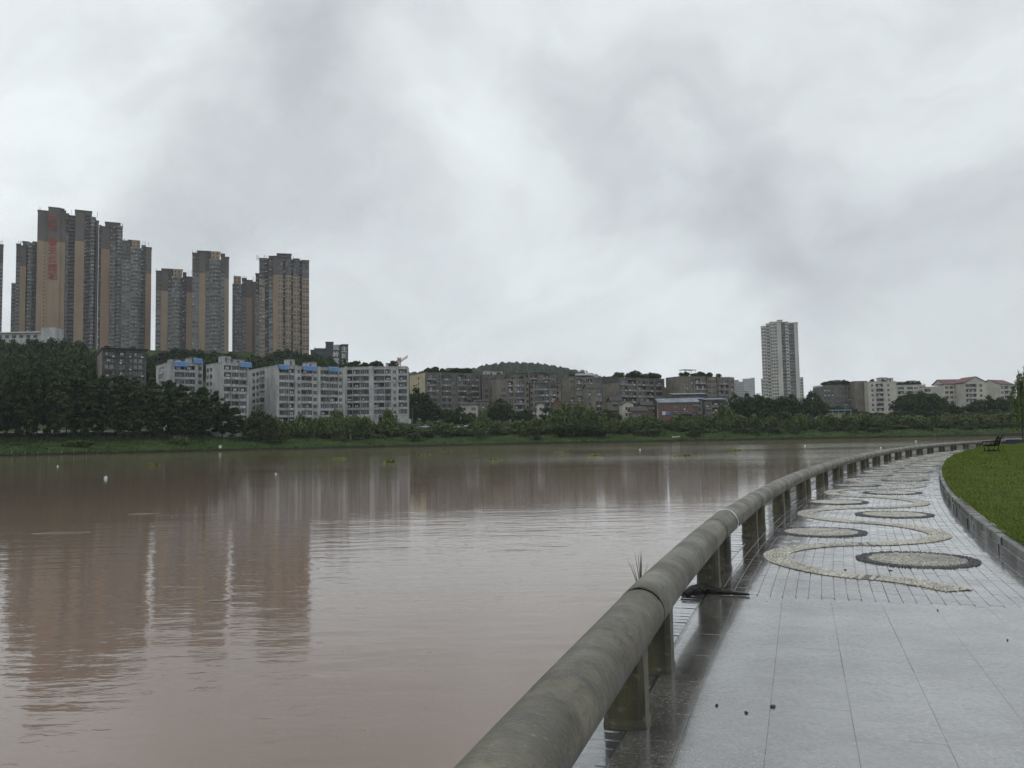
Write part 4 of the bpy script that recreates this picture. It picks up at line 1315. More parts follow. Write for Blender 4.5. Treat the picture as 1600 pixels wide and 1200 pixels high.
# wooded hill at the left, under the towers
hill = []
for px in range(-20, 140, 20): hill.append((px + jit(5), np.interp(px, [0, 60, 130, 150], [533, 530, 534, 545]) + jit(3), 470 + jit(10), 34))
row('dark', 'hill_tree', hill, 'dark round tree on the left hilltop, # from left', 'trees on the left hilltop')
hill = [(px + jit(4), 548 + jit(4), 435 + jit(6), 32) for px in range(-15, 135, 20)]
row('mid', 'hill_tree', hill, 'green tree on the slope below the left hilltop, # from left', 'trees on the left hill slope')
hill = [(px + jit(4), np.interp(px, [165, 200, 240, 262, 320, 360, 400, 440, 480, 520], [549, 551, 553, 546, 548, 553, 556, 548, 553, 560]) + jit(4), 560 + jit(12), 26 + jit(4)) for px in range(165, 525, 15)]
row('dark', 'hill_tree', hill, 'dark tree at the foot of the towers, # from left', 'trees at the foot of the towers')
hill = [(px + jit(4), 560 + jit(4), 500 + jit(12), 26 + jit(4)) for px in range(235, 545, 18)]
row('mid', 'hill_tree', hill, 'green tree just above the white roofs, # from left', 'trees above the white roofs')
row('mid', 'hill_tree', [(136, 556, 420, 26), (232, 562, 430, 24), (240, 570, 420, 22), (150, 549, 455, 24), (228, 552, 470, 20)], 'green tree beside the derelict block, # from left', 'trees beside the derelict block')
# trees between and before the blocks
row('dark', 'dark_tree', [(402, 640, 330, 30), (420, 648, 331, 24), (418, 655, 322, 18)], 'dark tree against the side of the wide white block, # from left', 'trees beside the white blocks')
row('dark', 'dark_tree', [(650, 608, 428, 40), (664, 618, 430, 34), (642, 628, 422, 22), (682, 636, 426, 28)], 'large dark tree below the yellow end wall, # from left', 'trees below the yellow end wall')
row('mid', 'mid_tree', [(700, 640, 422, 28), (716, 636, 426, 26), (735, 645, 420, 22), (728, 652, 414, 18)], 'green tree under the small cream house, # from left', 'trees under the cream house')
row('dark', 'round_tree', [(784, 625, 422, 42)], 'big dark round tree before the centre flats', None)
row('dark', 'dark_tree', [(822, 640, 434, 26), (808, 646, 426, 20), (856, 636, 434, 22), (880, 634, 438, 26), (948, 640, 426, 26), (962, 646, 422, 22), (1001, 652, 412, 14)],
    'dark tree at the foot of the centre flats, # from left', 'trees at the foot of the centre flats')
row('willow', 'willow_tree', [(872, 640, 30, 34), (888, 632, 34, 36), (908, 634, 32, 38), (926, 640, 30, 34), (940, 648, 28, 24)],
    'tall willow in the dense clump left of the street lamp, # from left', 'willows in the dense centre clump')
row('dark', 'bank_tree', [(880, 662, 14, 30), (900, 660, 12, 34), (922, 664, 12, 30), (938, 668, 10, 24)], 'dark bush tree at the water below the willow clump, # from left', 'dark growth at the water in the centre')
row('dark', 'dark_tree', [(1152 + jit(2), 618, 440, 26), (1168, 616, 430, 28), (1186, 617, 425, 32), (1205, 622, 430, 30), (1222, 620, 425, 30), (1240, 618, 430, 30), (1258, 624, 440, 26), (1272, 612, 470, 24), (1282, 622, 450, 24),
     (1176, 640, 445, 32), (1200, 640, 392, 34), (1224, 642, 392, 32), (1150, 640, 435, 30)], 'dark tree in the mass below the lone grey tower, # from left', 'dark trees below the lone tower')
row('dark', 'dark_tree', [(1410, 622, 470, 30), (1424, 614, 468, 34), (1442, 612, 462, 36), (1462, 616, 460, 34), (1480, 626, 455, 30), (1495, 634, 455, 24), (1408, 640, 440, 30), (1436, 640, 440, 34), (1466, 642, 436, 34)],
    'dark tree in the mass left of the maroon roofs, # from left', 'dark trees left of the maroon roofs')
row('dark', 'dark_tree', [(1512, 634, 452, 26), (1530, 626, 450, 30), (1548, 620, 448, 32), (1566, 622, 446, 32), (1582, 620, 446, 30), (1600, 618, 446, 34), (1524, 644, 430, 28), (1556, 640, 430, 32), (1586, 640, 430, 30)],
    'dark tree below the maroon roofs, # from left', 'dark trees below the maroon roofs')
row('mid', 'mid_tree', [(1294, 632, 500, 22), (1312, 634, 498, 22), (1330, 636, 495, 22), (1350, 642, 470, 24), (1372, 644, 466, 24), (1392, 646, 462, 22)], 'green tree at the foot of the pale flats at right, # from left', 'trees at the foot of the right flats')
# willows and shrubs along the bank top, left to right
items = []
px = 392
while px < 1600:
    tall = np.interp(px, [392, 470, 540, 640, 760, 860, 950, 990, 1130, 1250, 1600], [655, 656, 655, 664, 666, 660, 660, 653, 653, 652, 651])
    items.append((px + jit(4), tall + jit(6), 30 + jit(8), random.uniform(24, 36)))
    px += random.uniform(12, 20)
row('willow', 'willow_shrub', items, 'young willow on the bank top, # from left along the far bank', 'young willows on the far bank')
row('willow', 'willow_tree', [(527, 642, 36, 30), (606, 644, 36, 30), (552, 652, 34, 30), (755, 642, 36, 26), (1133, 634, 36, 30), (990, 655, 32, 24), (1064, 650, 34, 34), (1160, 652, 34, 30)],
    'taller upright willow standing out of the bank shrubs, # from left', 'taller willows on the far bank')
items = []
px = 398
while px < 1600:
    items.append((px + jit(6), np.interp(px, [400, 800, 1200, 1600], [674, 672, 666, 661]) + jit(4), 20 + jit(4), random.uniform(22, 34)))
    px += random.uniform(24, 38)
row('bush', 'bank_bush', items, 'low green bush halfway down the far bank, # from left', 'low bushes on the far bank', 'shrub')
items = [(427, 680, 13, 40), (533, 668, 16, 44), (560, 676, 14, 30), (645, 676, 11, 34), (752, 672, 13, 30), (838, 680, 8, 26), (820, 676, 14, 24), (1020, 670, 12, 38), (1085, 672, 10, 30), (1000, 672, 12, 28), (1160, 668, 12, 34), (1212, 668, 14, 34), (1290, 666, 14, 30), (1368, 668, 12, 30), (1450, 664, 14, 28), (1512, 666, 14, 30), (1180, 672, 9, 24), (1240, 668, 14, 28), (1330, 666, 10, 26)]
row('reed', 'reed_clump', items, 'arching reed clump near the waterline, # from left', 'reed clumps by the water', 'reeds')
row('pale_bush', 'bank_bush', [(122, 688, 10, 44), (280, 682, 12, 32), (362, 684, 20, 16), (20, 692, 16, 22), (590, 680, 20, 26), (700, 676, 24, 26), (790, 676, 22, 24), (1105, 670, 18, 30), (1405, 664, 22, 30), (1560, 662, 22, 34)],
    'rounded pale bush low on the grassy slope, # from left', 'pale bushes on the far bank', 'shrub')
row('pale_bush', 'bank_bush', [(1195 + i * 22 + jit(4), 650 + jit(3), 50, 26) for i in range(18)], 'pale bush in the hedge line under the right flats, # from left', 'pale hedge line at right', 'shrub')
# clipped yellow hedges
for lab, a, b_, py, s_ in (('clipped yellow-green hedge on the slope below the brick houses', 1101, 1138, 671, 22), ('short yellow hedge left of the brick cottages', 968, 992, 672, 26), ('yellow flowering hedge beside the blue stall at right', 1402, 1420, 655, 48)):
    A = at(a, py, 370); k0 = A.x / 370; Y = shoreK(k0) + s_
    x0, x1 = at(a, py, Y).x, at(b_, py, Y).x
    n = int((x1 - x0) * 90)
    c = np.column_stack([rng.uniform(x0, x1, n), Y + rng.uniform(0, 1.6, n), np.zeros(n)])
    c[:, 2] = [terr(u, w_) for u, w_ in c[:, :2]]; c[:, 2] += rng.uniform(0, 1.3, n)
    tag(link('clipped_hedge', np_mesh('clipped_hedge', leaf_quads(c, 0.18), 4, L_YELLOW)), lab, 'hedge')
# rough growth over the whole slope
n = 26000
kk = rng.uniform(-0.68, 0.68, n); s_ = rng.uniform(0.3, 53, n)
yk = np.array([shoreK(q) for q in kk]) + s_
c = np.column_stack([kk * yk, yk, np.zeros(n)])
c[:, 2] = [terr(u, w_) for u, w_ in c[:, :2]]
c[:, 2] += rng.uniform(0.02, 0.35, n)
tag(link('bank_undergrowth', np_mesh('bank_undergrowth', leaf_quads(c, 0.30, np.tile([0, -0.4, 0.7], (n, 1))), 4, L_MID)), 'rough green undergrowth covering the far bank slope', 'undergrowth', kind='stuff')

# shrubs on the roofs
ROOFS = [('w4', 'on the roof of the angular white block', [0.08, 0.18, 0.3, 0.42, 0.5, 0.58, 0.8], 2.4), ('o1', 'on the roof of the yellow-ended flats', [0.05, 0.14, 0.2, 0.33, 0.42, 0.5, 0.6, 0.7, 0.84], 2.6),
         ('o4', 'on the roof of the grey beige centre flats', [0.1, 0.3, 0.55, 0.8], 1.6), ('o8', 'on the roof of the flats with the beige end wall', [0.04, 0.12, 0.3, 0.42, 0.62, 0.74, 0.9], 3.4),
         ('o9', 'on the roof of the pavilion flats', [0.03, 0.1, 0.25, 0.4, 0.55, 0.72], 2.4), ('r1', 'on the roof of the square windowed flats', [0.1, 0.3, 0.5, 0.7, 0.85], 2.6),
         ('r3', 'on the roof of the pale balcony flats', [0.2, 0.6], 2.2), ('r4', 'on the terraced flats at right', [0.1, 0.25, 0.4, 0.6, 0.8], 2.4), ('o2', 'on the narrow grey flats', [0.3, 0.7], 1.4), ('d1', 'on the roof of the derelict block', [0.1, 0.35, 0.7], 1.8), ('o6', 'on the dark topped centre flats', [0.1, 0.3, 0.7], 2.0)]
for key, where, fr, hh in ROOFS:
    root, C_, Wd, D, zb, ztop = G[key]
    ya = root.rotation_euler.z
    fr = sorted(fr + [q * 0.93 + 0.035 for q in fr[::2]])
    for i, f_ in enumerate(fr):
        lx, ly = Wd * f_, random.uniform(1.4, 3.0)
        X = C_.x + math.cos(ya) * lx - math.sin(ya) * ly; Y = C_.y + math.sin(ya) * lx + math.cos(ya) * ly
        h = hh * random.uniform(0.7, 1.6)
        plant(random.choice(('bush', 'bush', 'mid')), 'roof_shrub', X, Y, h, h * 1.35, zb + ztop - 0.5, 'dark shrub ' + where + ', ' + ordinal(i) + ' from left', 'shrub', 'rooftop shrubs')

# ------------------------------------------------------------------ things on the far bank
CARW = mat('car_paint_white', (0.62, 0.63, 0.64), rough=0.25); CARS = mat('car_paint_silver', (0.33, 0.34, 0.36), rough=0.25); CARD = mat('car_paint_dark', (0.05, 0.05, 0.06), rough=0.25)
CARB = mat('car_paint_blue', (0.25, 0.33, 0.45), rough=0.25); TYRE = mat('tyre_rubber', (0.02, 0.02, 0.02), rough=0.8); RIM = mat('wheel_rim', (0.4, 0.4, 0.4), rough=0.4)
LAMPW = mat('headlight_lens', (0.7, 0.7, 0.68), rough=0.2)


def car_meshes(van):
    b = MB()
    prof = [(-2.15, 0.35), (2.15, 0.35), (2.2, 0.75), (1.9, 0.95), (1.0, 1.0), (-1.7, 1.0), (-2.15, 0.9)] if not van else [(-2.2, 0.35), (2.2, 0.35), (2.25, 0.8), (1.9, 1.1), (-2.2, 1.1)]
    i0 = len(b.v)
    for y in (-0.85, 0.85): b.v += [(x, y, z) for x, z in prof]
    n = len(prof)
    b.f += [tuple(range(n)), tuple(range(2 * n - 1, n - 1, -1))] + [(k, n + k, n + (k + 1) % n, (k + 1) % n) for k in range(n)]
    b.m += [0] * (n + 2)
    cab = [(-1.5, 1.0), (1.0, 1.0), (0.45, 1.46), (-1.0, 1.48)] if not van else [(-2.15, 1.1), (1.85, 1.1), (1.2, 1.9), (-2.1, 1.92)]
    g = MB(); 
    for y in (-0.76, 0.76): g.v += [(x, y, z) for x, z in cab]
    n = 4
    g.f += [tuple(range(n)), tuple(range(2 * n - 1, n - 1, -1))] + [(k, n + k, n + (k + 1) % n, (k + 1) % n) for k in range(n)]; g.m += [0] * 6
    rf = MB(); (x2, z2), (x3, z3) = cab[2], cab[3]
    rf.box(x3 - 0.05, x2 + 0.05, -0.78, 0.78, z3 - 0.05, z3 + 0.06)
    for x_ in (x3 - 0.02, (x2 + x3) / 2, x2): rf.box(x_ - 0.05, x_ + 0.05, -0.8, -0.74, cab[0][1], z3)
    wh = MB(); wh.tube([(0, -0.11, 0), (0, 0.11, 0)], 0.33, 12, 0); wh.tube([(0, -0.125, 0), (0, 0.125, 0)], 0.19, 8, 1)
    hl = MB(); hl.box(-0.05, 0.06, -0.2, 0.2, -0.09, 0.09)
    return b, g, rf, wh, hl


CM = {v_: tuple(x.mesh(n_, mm) for x, n_, mm in zip(car_meshes(v_), ('body', 'glazing', 'roof', 'wheel', 'headlight'), ([CARW], [GLASS], [CARW], [TYRE, RIM], [LAMPW]))) for v_ in (False, True)}


def car(px, s_, paint, van, label):
    k0 = at(px, 670, 400).x / 400; Y = shoreK(k0) + s_
    X = k0 * Y
    root = tag(empty('parked_car', (X, Y, terr(X, Y) + 0.12), random.choice((0, math.pi)) + jit(0.06)), label, 'car', 'cars parked along the riverside road')
    bd, gl, rf, wh, hl = CM[van]
    for nm, me in (('body', bd), ('glazing', gl), ('roof', rf)):
        o = link(nm, me, root)
        if nm != 'glazing':
            o.material_slots[0].link = 'OBJECT'; o.material_slots[0].material = paint
    for x_ in (-1.35, 1.35):
        for y_ in (-0.8, 0.8): link('wheel', wh, root, (x_, y_, 0.33))
    for y_ in (-0.6, 0.6): link('headlight', hl, root, (2.18, y_, 0.72))


for i, px in enumerate((455, 472, 508, 636, 650, 664, 700, 716, 732, 746, 770, 786, 800, 812, 833, 850)):
    van = i in (0, 4, 12)
    pn, pc = (('white', CARW), ('white', CARW), ('silver', CARS), ('white', CARW), ('pale blue', CARB), ('white', CARW), ('silver', CARS))[i % 7]
    car(px, 58.0, pc, van, f'{pn} {"van" if van else "car"} parked behind the bank shrubs, {ordinal(i)} vehicle from the left')

# white lettering on the bank
BENCHD = mat('dark_steel', (0.03, 0.03, 0.03), rough=0.6)
q = at(846, 647, 408); zg = terr(q.x, 408)
sg = tag(empty('bank_lettering', (q.x, 408, zg)), 'row of six white characters standing in the shrubs on the bank', 'sign')
b = MB(); b.box(-5.5, 5.5, 0.3, 0.4, q.z - zg - 1.1, q.z - zg - 1.0); b.build('support_rail', [BENCHD], sg)
for x_ in (-5, 0, 5):
    b = MB(); b.box(x_ - 0.06, x_ + 0.06, 0.3, 0.4, -1, q.z - zg - 1.1); b.build('post', [BENCHD], sg)
for i, ch in enumerate('中国金水果门'):
    pq = at(834 + i * 5.4, 646.3 + i * 0.2, 408); letter(ch, 1.35, SIGNWHITE, sg, (pq.x - q.x, 0, pq.z - zg))

# street lamps, poles, stakes and signs
def lamp(px, py_top, Y, label, arm=1):
    q_ = at(px, py_top, Y); z0 = terr(q_.x, Y)
    r_ = tag(empty('street_lamp', (q_.x, Y, z0)), label, 'street lamp')
    h = q_.z - z0
    b_ = MB(); b_.tube([(0, 0, -0.5), (0, 0, h * 0.6), (0, 0, h)], [0.14, 0.11, 0.08], 8); b_.build('pole', [STEEL], r_, smooth=True)
    b_ = MB(); b_.tube([(0, 0, h - 0.2), (0.6 * arm, 0, h + 0.25), (1.8 * arm, 0, h + 0.35)], 0.07, 6); b_.build('arm', [STEEL], r_, smooth=True)
    b_ = MB(); b_.box(min(1.5 * arm, 2.5 * arm), max(1.5 * arm, 2.5 * arm), -0.18, 0.18, h + 0.24, h + 0.44); b_.build('lamp_head', [AC], r_)


lamp(940, 647, 408, 'street lamp with one arm right of the willow clump')
lamp(803, 640, 425, 'thin street lamp beside the big round tree', -1)
lamp(644, 630, 415, 'street lamp below the yellow end wall')
q_ = at(1027, 626, 418); z0 = terr(q_.x, 418)
b = MB(); b.tube([(0, 0, -1), (0, 0, (q_.z - z0) * 0.5), (0, 0, q_.z - z0)], [0.28, 0.24, 0.2], 8)
tag(b.build('concrete_pole', [mat('pale_concrete', (0.34, 0.33, 0.31), rough=0.8)], None, (q_.x, 418, z0), smooth=True), 'bare concrete pole at the left end of the brick house', 'pole')
STAKE = mat('weathered_stake', (0.28, 0.26, 0.23), rough=0.9)
for i, (px, s_) in enumerate([(20 + k * 19 + jit(2), 1.6) for k in range(7)] + [(889, 1.8), (905, 1.8), (920, 1.8), (931, 1.8), (1462, 1.5)]):
    k0 = at(px, 710, 300).x / 300; Y = shoreK(k0) + s_
    b = MB(); hgt_ = random.uniform(0.9, 1.4); b.tube([(0, 0, -0.6), (0.02, 0, hgt_ * 0.5), (jit(0.1), 0, hgt_)], [0.09, 0.08, 0.06], 6); b.tube([(-0.09, 0, hgt_ * 0.8), (0.09, 0, hgt_ * 0.8)], 0.05, 5)
    tag(b.build('mooring_stake', [STAKE], None, (k0 * Y, Y, terr(k0 * Y, Y))), f'thin weathered stake at the far waterline, {ordinal(i)} from left', 'stake', 'stakes at the far waterline')
# white notice on the left bank, white skiff in the middle
k0 = at(344, 700, 280).x / 280; Y = shoreK(k0) + 2.0
nb_ = tag(empty('notice_board', (k0 * Y, Y, terr(k0 * Y, Y))), 'small white notice on two posts at the left waterline', 'sign')
b = MB(); b.box(-0.5, 0.5, -0.04, 0.04, 0.5, 1.6); b.build('panel', [AC], nb_)
for x_ in (-0.4, 0.4):
    b = MB(); b.box(x_ - 0.05, x_ + 0.05, 0.045, 0.12, -0.5, 1.5); b.build('post', [STAKE], nb_)


def skiff(px, s_, label, L=3.6):
    k_ = at(px, 685, 340).x / 340; Y_ = shoreK(k_) + s_
    X_ = k_ * Y_
    r_ = tag(empty('skiff', (X_, Y_, max(terr(X_, Y_), WATER_Z) + 0.05), jit(0.3)), label, 'boat')
    b_ = MB(); ns_ = 9; prof = []
    for i_ in range(ns_):
        f_ = i_ / (ns_ - 1); x_ = (f_ - 0.5) * L; w_ = 0.62 * math.sin(math.pi * (0.12 + 0.8 * f_ * 0.95)) ** 0.6; sh = 0.55 + 0.5 * (f_ - 0.45) ** 2
        prof.append([(x_, -w_, sh), (x_, -w_ * 0.7, 0.05), (x_, w_ * 0.7, 0.05), (x_, w_, sh)])
    for A_, B_ in zip(prof[:-1], prof[1:]):
        for k in range(3): b_.quad(A_[k], B_[k], B_[k + 1], A_[k + 1]); b_.quad(A_[k + 1], B_[k + 1], (B_[k + 1][0], B_[k + 1][1] * .93, B_[k + 1][2] + .03), (A_[k + 1][0], A_[k + 1][1] * .93, A_[k + 1][2] + .03))
    b_.quad(*prof[0]); b_.quad(*prof[-1][::-1]); b_.build('hull', [AC], r_)
    for f_ in (-0.2, 0.22):
        b_ = MB(); b_.box(f_ * L - 0.14, f_ * L + 0.14, -0.5, 0.5, 0.42, 0.47); b_.build('thwart', [STAKE], r_)


skiff(1056, 6.0, 'small white skiff drawn up on the bank below the brick houses')
# blue market stall at right
q_ = at(1422, 652, 440); z0 = terr(q_.x, 440)
st = tag(empty('blue_stall', (q_.x, 440, z0)), 'blue tarpaulin stall in the shrubs under the dark trees at right', 'stall')
hh = q_.z - z0
b = MB(); b.quad((-3.2, -1.6, hh - 0.7), (3.2, -1.6, hh - 0.7), (3.0, 0, hh), (-3.0, 0, hh)); b.quad((3.2, 1.6, hh - 0.7), (-3.2, 1.6, hh - 0.7), (-3.0, 0, hh), (3.0, 0, hh)); b.quad((-3.2, -1.6, hh - 1.6), (3.2, -1.6, hh - 1.6), (3.2, -1.6, hh - 0.7), (-3.2, -1.6, hh - 0.7)); b.build('tarpaulin', [BLUE], st)
for x_ in (-3, 3):
    for y_ in (-1.5, 1.5):
        b = MB(); b.box(x_ - 0.05, x_ + 0.05, y_ - 0.05, y_ + 0.05, 0, hh - 0.72); b.build('post', [STEEL], st)
# ------------------------------------------------------------------ near side: path frame
post_px = [(967, 1142), (1025, 1049), (1100, 920), (1125, 899), (1163, 848), (1182, 835), (1207, 807), (1239, 783), (1264, 767), (1284, 758), (1306, 750), (1325, 741),
           (1342, 733), (1360, 728), (1378, 722), (1395, 718), (1411, 715.5), (1428, 712.5), (1464, 707), (1478, 704.6), (1508, 701.5), (1524, 700.3), (1541, 699.3)]
pp = np.array([(ground(a, b_, 0).x, ground(a, b_, 0).y) for a, b_ in post_px])
cf = np.polyfit(pp[:, 1], pp[:, 0], 4)
yy = np.linspace(pp[0, 1], 74, 800)
xx = np.polyval(cf, yy)
d0 = np.array([xx[5] - xx[0], yy[5] - yy[0]]); d0 /= np.hypot(*d0)
back = np.array([[xx[0], yy[0]] - d0 * q for q in np.linspace(8, 0.05, 60)])
PX = np.concatenate([back[:, 0], xx]); PY = np.concatenate([back[:, 1], yy])
S_ = np.concatenate([[0], np.cumsum(np.hypot(np.diff(PX), np.diff(PY)))]) - 8.0
SMAX = S_[-1]


def pth(s):
    return np.interp(s, S_, PX), np.interp(s, S_, PY)


def tan(s):
    a, b_ = pth(s - 0.2), pth(s + 0.2)
    d = np.array([b_[0] - a[0], b_[1] - a[1]]); return d / np.hypot(*d)


def st_xy(s, t_):
    x, y = pth(s); d = tan(s)
    return x + d[1] * t_, y - d[0] * t_


def to_st(x, y):
    i = np.argmin((PX - x) ** 2 + (PY - y) ** 2); s = S_[i]; d = tan(s)
    return s, (x - PX[i]) * d[1] - (y - PY[i]) * d[0]


SLAB_END = to_st(ground(1130, 931, 0).x, ground(1130, 931, 0).y)[0]
kerb_px = [(1600, 890), (1560, 860), (1520, 820), (1490, 790), (1470, 765), (1461, 748), (1465, 735), (1480, 725), (1510, 712), (1535, 704)]
kst = sorted(to_st(ground(a, b_, 0).x, ground(a, b_, 0).y) for a, b_ in kerb_px)
KS = [-8] + [q[0] for q in kst] + [SMAX + 5]
KT = [kst[0][1] + 0.15] + [q[1] for q in kst] + [kst[-1][1]]
_kf = np.polyfit([q[0] for q in kst], [q[1] for q in kst], 2)


def kerb_t(s):
    s_c = min(max(s, kst[0][0]), kst[-1][0])
    return float(np.polyval(_kf, s_c))


# --- wet stone materials
def wet_mat(name, c1, c2, speck=None, rough=(0.08, 0.26), nscale=2.0, ior=1.9, bumpv=0.12, bscale=30, per_obj=0.25, sp_scale=160, coat=0.0):
    m, t, p = new_mat(name)
    v = pos_node(t)
    col = mixc(t, ramp(t, noise(t, v, nscale, 5, 0.65), 0.35, 0.65), c1, c2)
    if speck:
        n_ = noise(t, v, sp_scale, 2, 0.5)
        n2_ = noise(t, v, sp_scale * 0.36, 3, 0.7)
        col = mixc(t, ramp(t, n2_, 0.50, 0.60, 0, 0.8), col, speck)
        col = mixc(t, ramp(t, n2_, 0.36, 0.45, 0.6, 0), col, tuple(min(1, x * 1.9) for x in c1))
        col = mixc(t, ramp(t, n_, 0.52, 0.62, 0, 0.75), col, speck)
        col = mixc(t, ramp(t, n_, 0.36, 0.44, 0.55, 0), col, tuple(min(1, x * 1.9) for x in c1))
    blot = math_n(t, 'ADD', noise(t, v, 13, 5, 0.75), math_n(t, 'MULTIPLY', noise(t, v, 1.3, 4, 0.6), 0.8))
    col = mixc(t, ramp(t, blot, 0.80, 1.05, 0, 0.55), col, tuple(x * 0.45 for x in c1))
    col = mixc(t, ramp(t, blot, 0.62, 0.80, 0.45, 0), col, tuple(min(1, x * 1.6) for x in c1))
    oi = nn(t, 'ShaderNodeObjectInfo').outputs['Random']
    hs = nn(t, 'ShaderNodeHueSaturation'); t.links.new(col, hs.inputs['Color'])
    t.links.new(math_n(t, 'MULTIPLY_ADD', oi, per_obj, 1 - per_obj / 2), hs.inputs['Value'])
    isl = nn(t, 'ShaderNodeNewGeometry').outputs['Random Per Island']
    hs2 = nn(t, 'ShaderNodeHueSaturation'); t.links.new(hs.outputs[0], hs2.inputs['Color'])
    t.links.new(math_n(t, 'MULTIPLY_ADD', isl, per_obj, 1 - per_obj / 2), hs2.inputs['Value'])
    t.links.new(hs2.outputs[0], p.inputs['Base Color'])
    wetn = noise(t, v, 0.9, 4, 0.6)
    t.links.new(ramp(t, wetn, 0.38, 0.62, rough[0], rough[1]), p.inputs['Roughness'])
    p.inputs['IOR'].default_value = ior
    if coat:
        film = math_n(t, 'ADD', noise(t, v, 26, 5, 0.8), math_n(t, 'MULTIPLY', noise(t, v, 1.6, 3, 0.6), 0.7))
        t.links.new(ramp(t, film, 0.70, 1.0, coat * 0.45, coat), p.inputs['Coat Weight'])
    p.inputs['Coat Roughness'].default_value = 0.06
    p.inputs['Coat IOR'].default_value = 1.75
    b1 = bump(t, noise(t, v, bscale, 4, 0.6), bumpv, 0.01)
    b1 = bump(t, noise(t, v, 3.0, 2, 0.5), 0.12, 0.02, b1)
    t.links.new(b1, p.inputs['Normal'])
    return m


GRANITE = wet_mat('wet_granite', (0.170, 0.163, 0.150), (0.128, 0.123, 0.113), (0.055, 0.052, 0.048), rough=(0.07, 0.15), ior=2.3, bumpv=0.06, bscale=120, sp_scale=130, per_obj=0.28, coat=0.85)
PAVER = wet_mat('wet_paver', (0.115, 0.100, 0.096), (0.078, 0.069, 0.067), (0.05, 0.045, 0.045), rough=(0.05, 0.16), ior=2.3, bumpv=0.08, bscale=60, sp_scale=220, per_obj=0.35, coat=0.8)
PAVERB = wet_mat('wet_blue_brick', (0.085, 0.092, 0.10), (0.06, 0.064, 0.07), None, rough=(0.06, 0.16), ior=2.0, bumpv=0.15, bscale=50, per_obj=0.25, coat=1.0)
JOINT = wet_mat('joint_grit', (0.06, 0.055, 0.05), (0.035, 0.032, 0.03), None, ior=1.6, bumpv=0.3, per_obj=0.0, coat=0.8)
CREAM = wet_mat('cream_pebble', (0.46, 0.44, 0.375), (0.36, 0.345, 0.30), None, rough=(0.18, 0.3), ior=1.5, bumpv=0.05, per_obj=0.55)
DARKP = wet_mat('slate_pebble', (0.055, 0.055, 0.062), (0.035, 0.035, 0.04), None, rough=(0.18, 0.3), ior=1.5, bumpv=0.05, per_obj=0.6)
MORTAR = mat('pebble_mortar', (0.10, 0.092, 0.078), (0.07, 0.064, 0.055), 0.5, 10.0)
KERBM = wet_mat('wet_kerb_stone', (0.075, 0.075, 0.062), (0.045, 0.047, 0.036), (0.025, 0.027, 0.02), rough=(0.3, 0.5), ior=1.5, bumpv=0.3, bscale=25, per_obj=0.4)
QUAY = mat('quay_wall', (0.11, 0.10, 0.085), (0.07, 0.065, 0.055), 0.7, 1.0, bumpv=0.4)

# concrete with lichen for the pipe rail
m, t, p = new_mat('lichen_concrete')
v = pos_node(t)
c = mixc(t, ramp(t, noise(t, v, 3.5, 6, 0.62), 0.36, 0.64), (0.116, 0.104, 0.066), (0.066, 0.060, 0.039))
c = mixc(t, ramp(t, noise(t, v, 14, 4, 0.6), 0.52, 0.68, 0, 0.55), c, (0.036, 0.034, 0.024))
c = mixc(t, ramp(t, noise(t, v, 1.6, 5, 0.7), 0.55, 0.68, 0, 0.8), c, (0.18, 0.158, 0.10))
c = mixc(t, ramp(t, noise(t, pos_node(t, (1.2, 1.2, 9)), 2.5, 5, 0.7), 0.55, 0.7, 0, 0.7), c, (0.025, 0.024, 0.017))
c = mixc(t, ramp(t, noise(t, v, 45, 3, 0.6), 0.62, 0.70, 0, 0.7), c, (0.24, 0.225, 0.175))
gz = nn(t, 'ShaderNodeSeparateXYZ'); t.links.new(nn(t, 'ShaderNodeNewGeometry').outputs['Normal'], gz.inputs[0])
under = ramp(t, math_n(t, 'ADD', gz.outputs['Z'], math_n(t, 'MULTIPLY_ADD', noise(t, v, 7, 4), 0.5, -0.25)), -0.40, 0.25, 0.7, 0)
c = mixc(t, under, c, (0.045, 0.045, 0.033))      # shade of the pipe's underside mixed into the colour
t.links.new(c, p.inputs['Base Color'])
t.links.new(ramp(t, noise(t, v, 2.2, 4), 0.35, 0.65, 0.32, 0.52), p.inputs['Roughness'])
b1 = bump(t, noise(t, v, 60, 5, 0.65), 0.4, 0.01); b1 = bump(t, noise(t, v, 9, 5, 0.65), 0.55, 0.025, b1)
t.links.new(b1, p.inputs['Normal'])
PIPEM = m
m, t, p = new_mat('algae_post')
v = pos_node(t)
vs = pos_node(t, (9, 9, 1.6))
c = mixc(t, ramp(t, noise(t, vs, 1.0, 5, 0.6), 0.35, 0.65), (0.090, 0.082, 0.042), (0.036, 0.034, 0.022))
c = mixc(t, ramp(t, noise(t, v, 20, 4), 0.55, 0.7, 0, 0.6), c, (0.20, 0.18, 0.125))
c = mixc(t, ramp(t, noise(t, vs, 0.45, 3), 0.5, 0.65, 0, 0.75), c, (0.028, 0.027, 0.021))
t.links.new(c, p.inputs['Base Color']); p.inputs['Roughness'].default_value = 0.5
b1 = bump(t, noise(t, v, 50, 5, 0.65), 0.3, 0.01); t.links.new(b1, p.inputs['Normal'])
POSTM = m

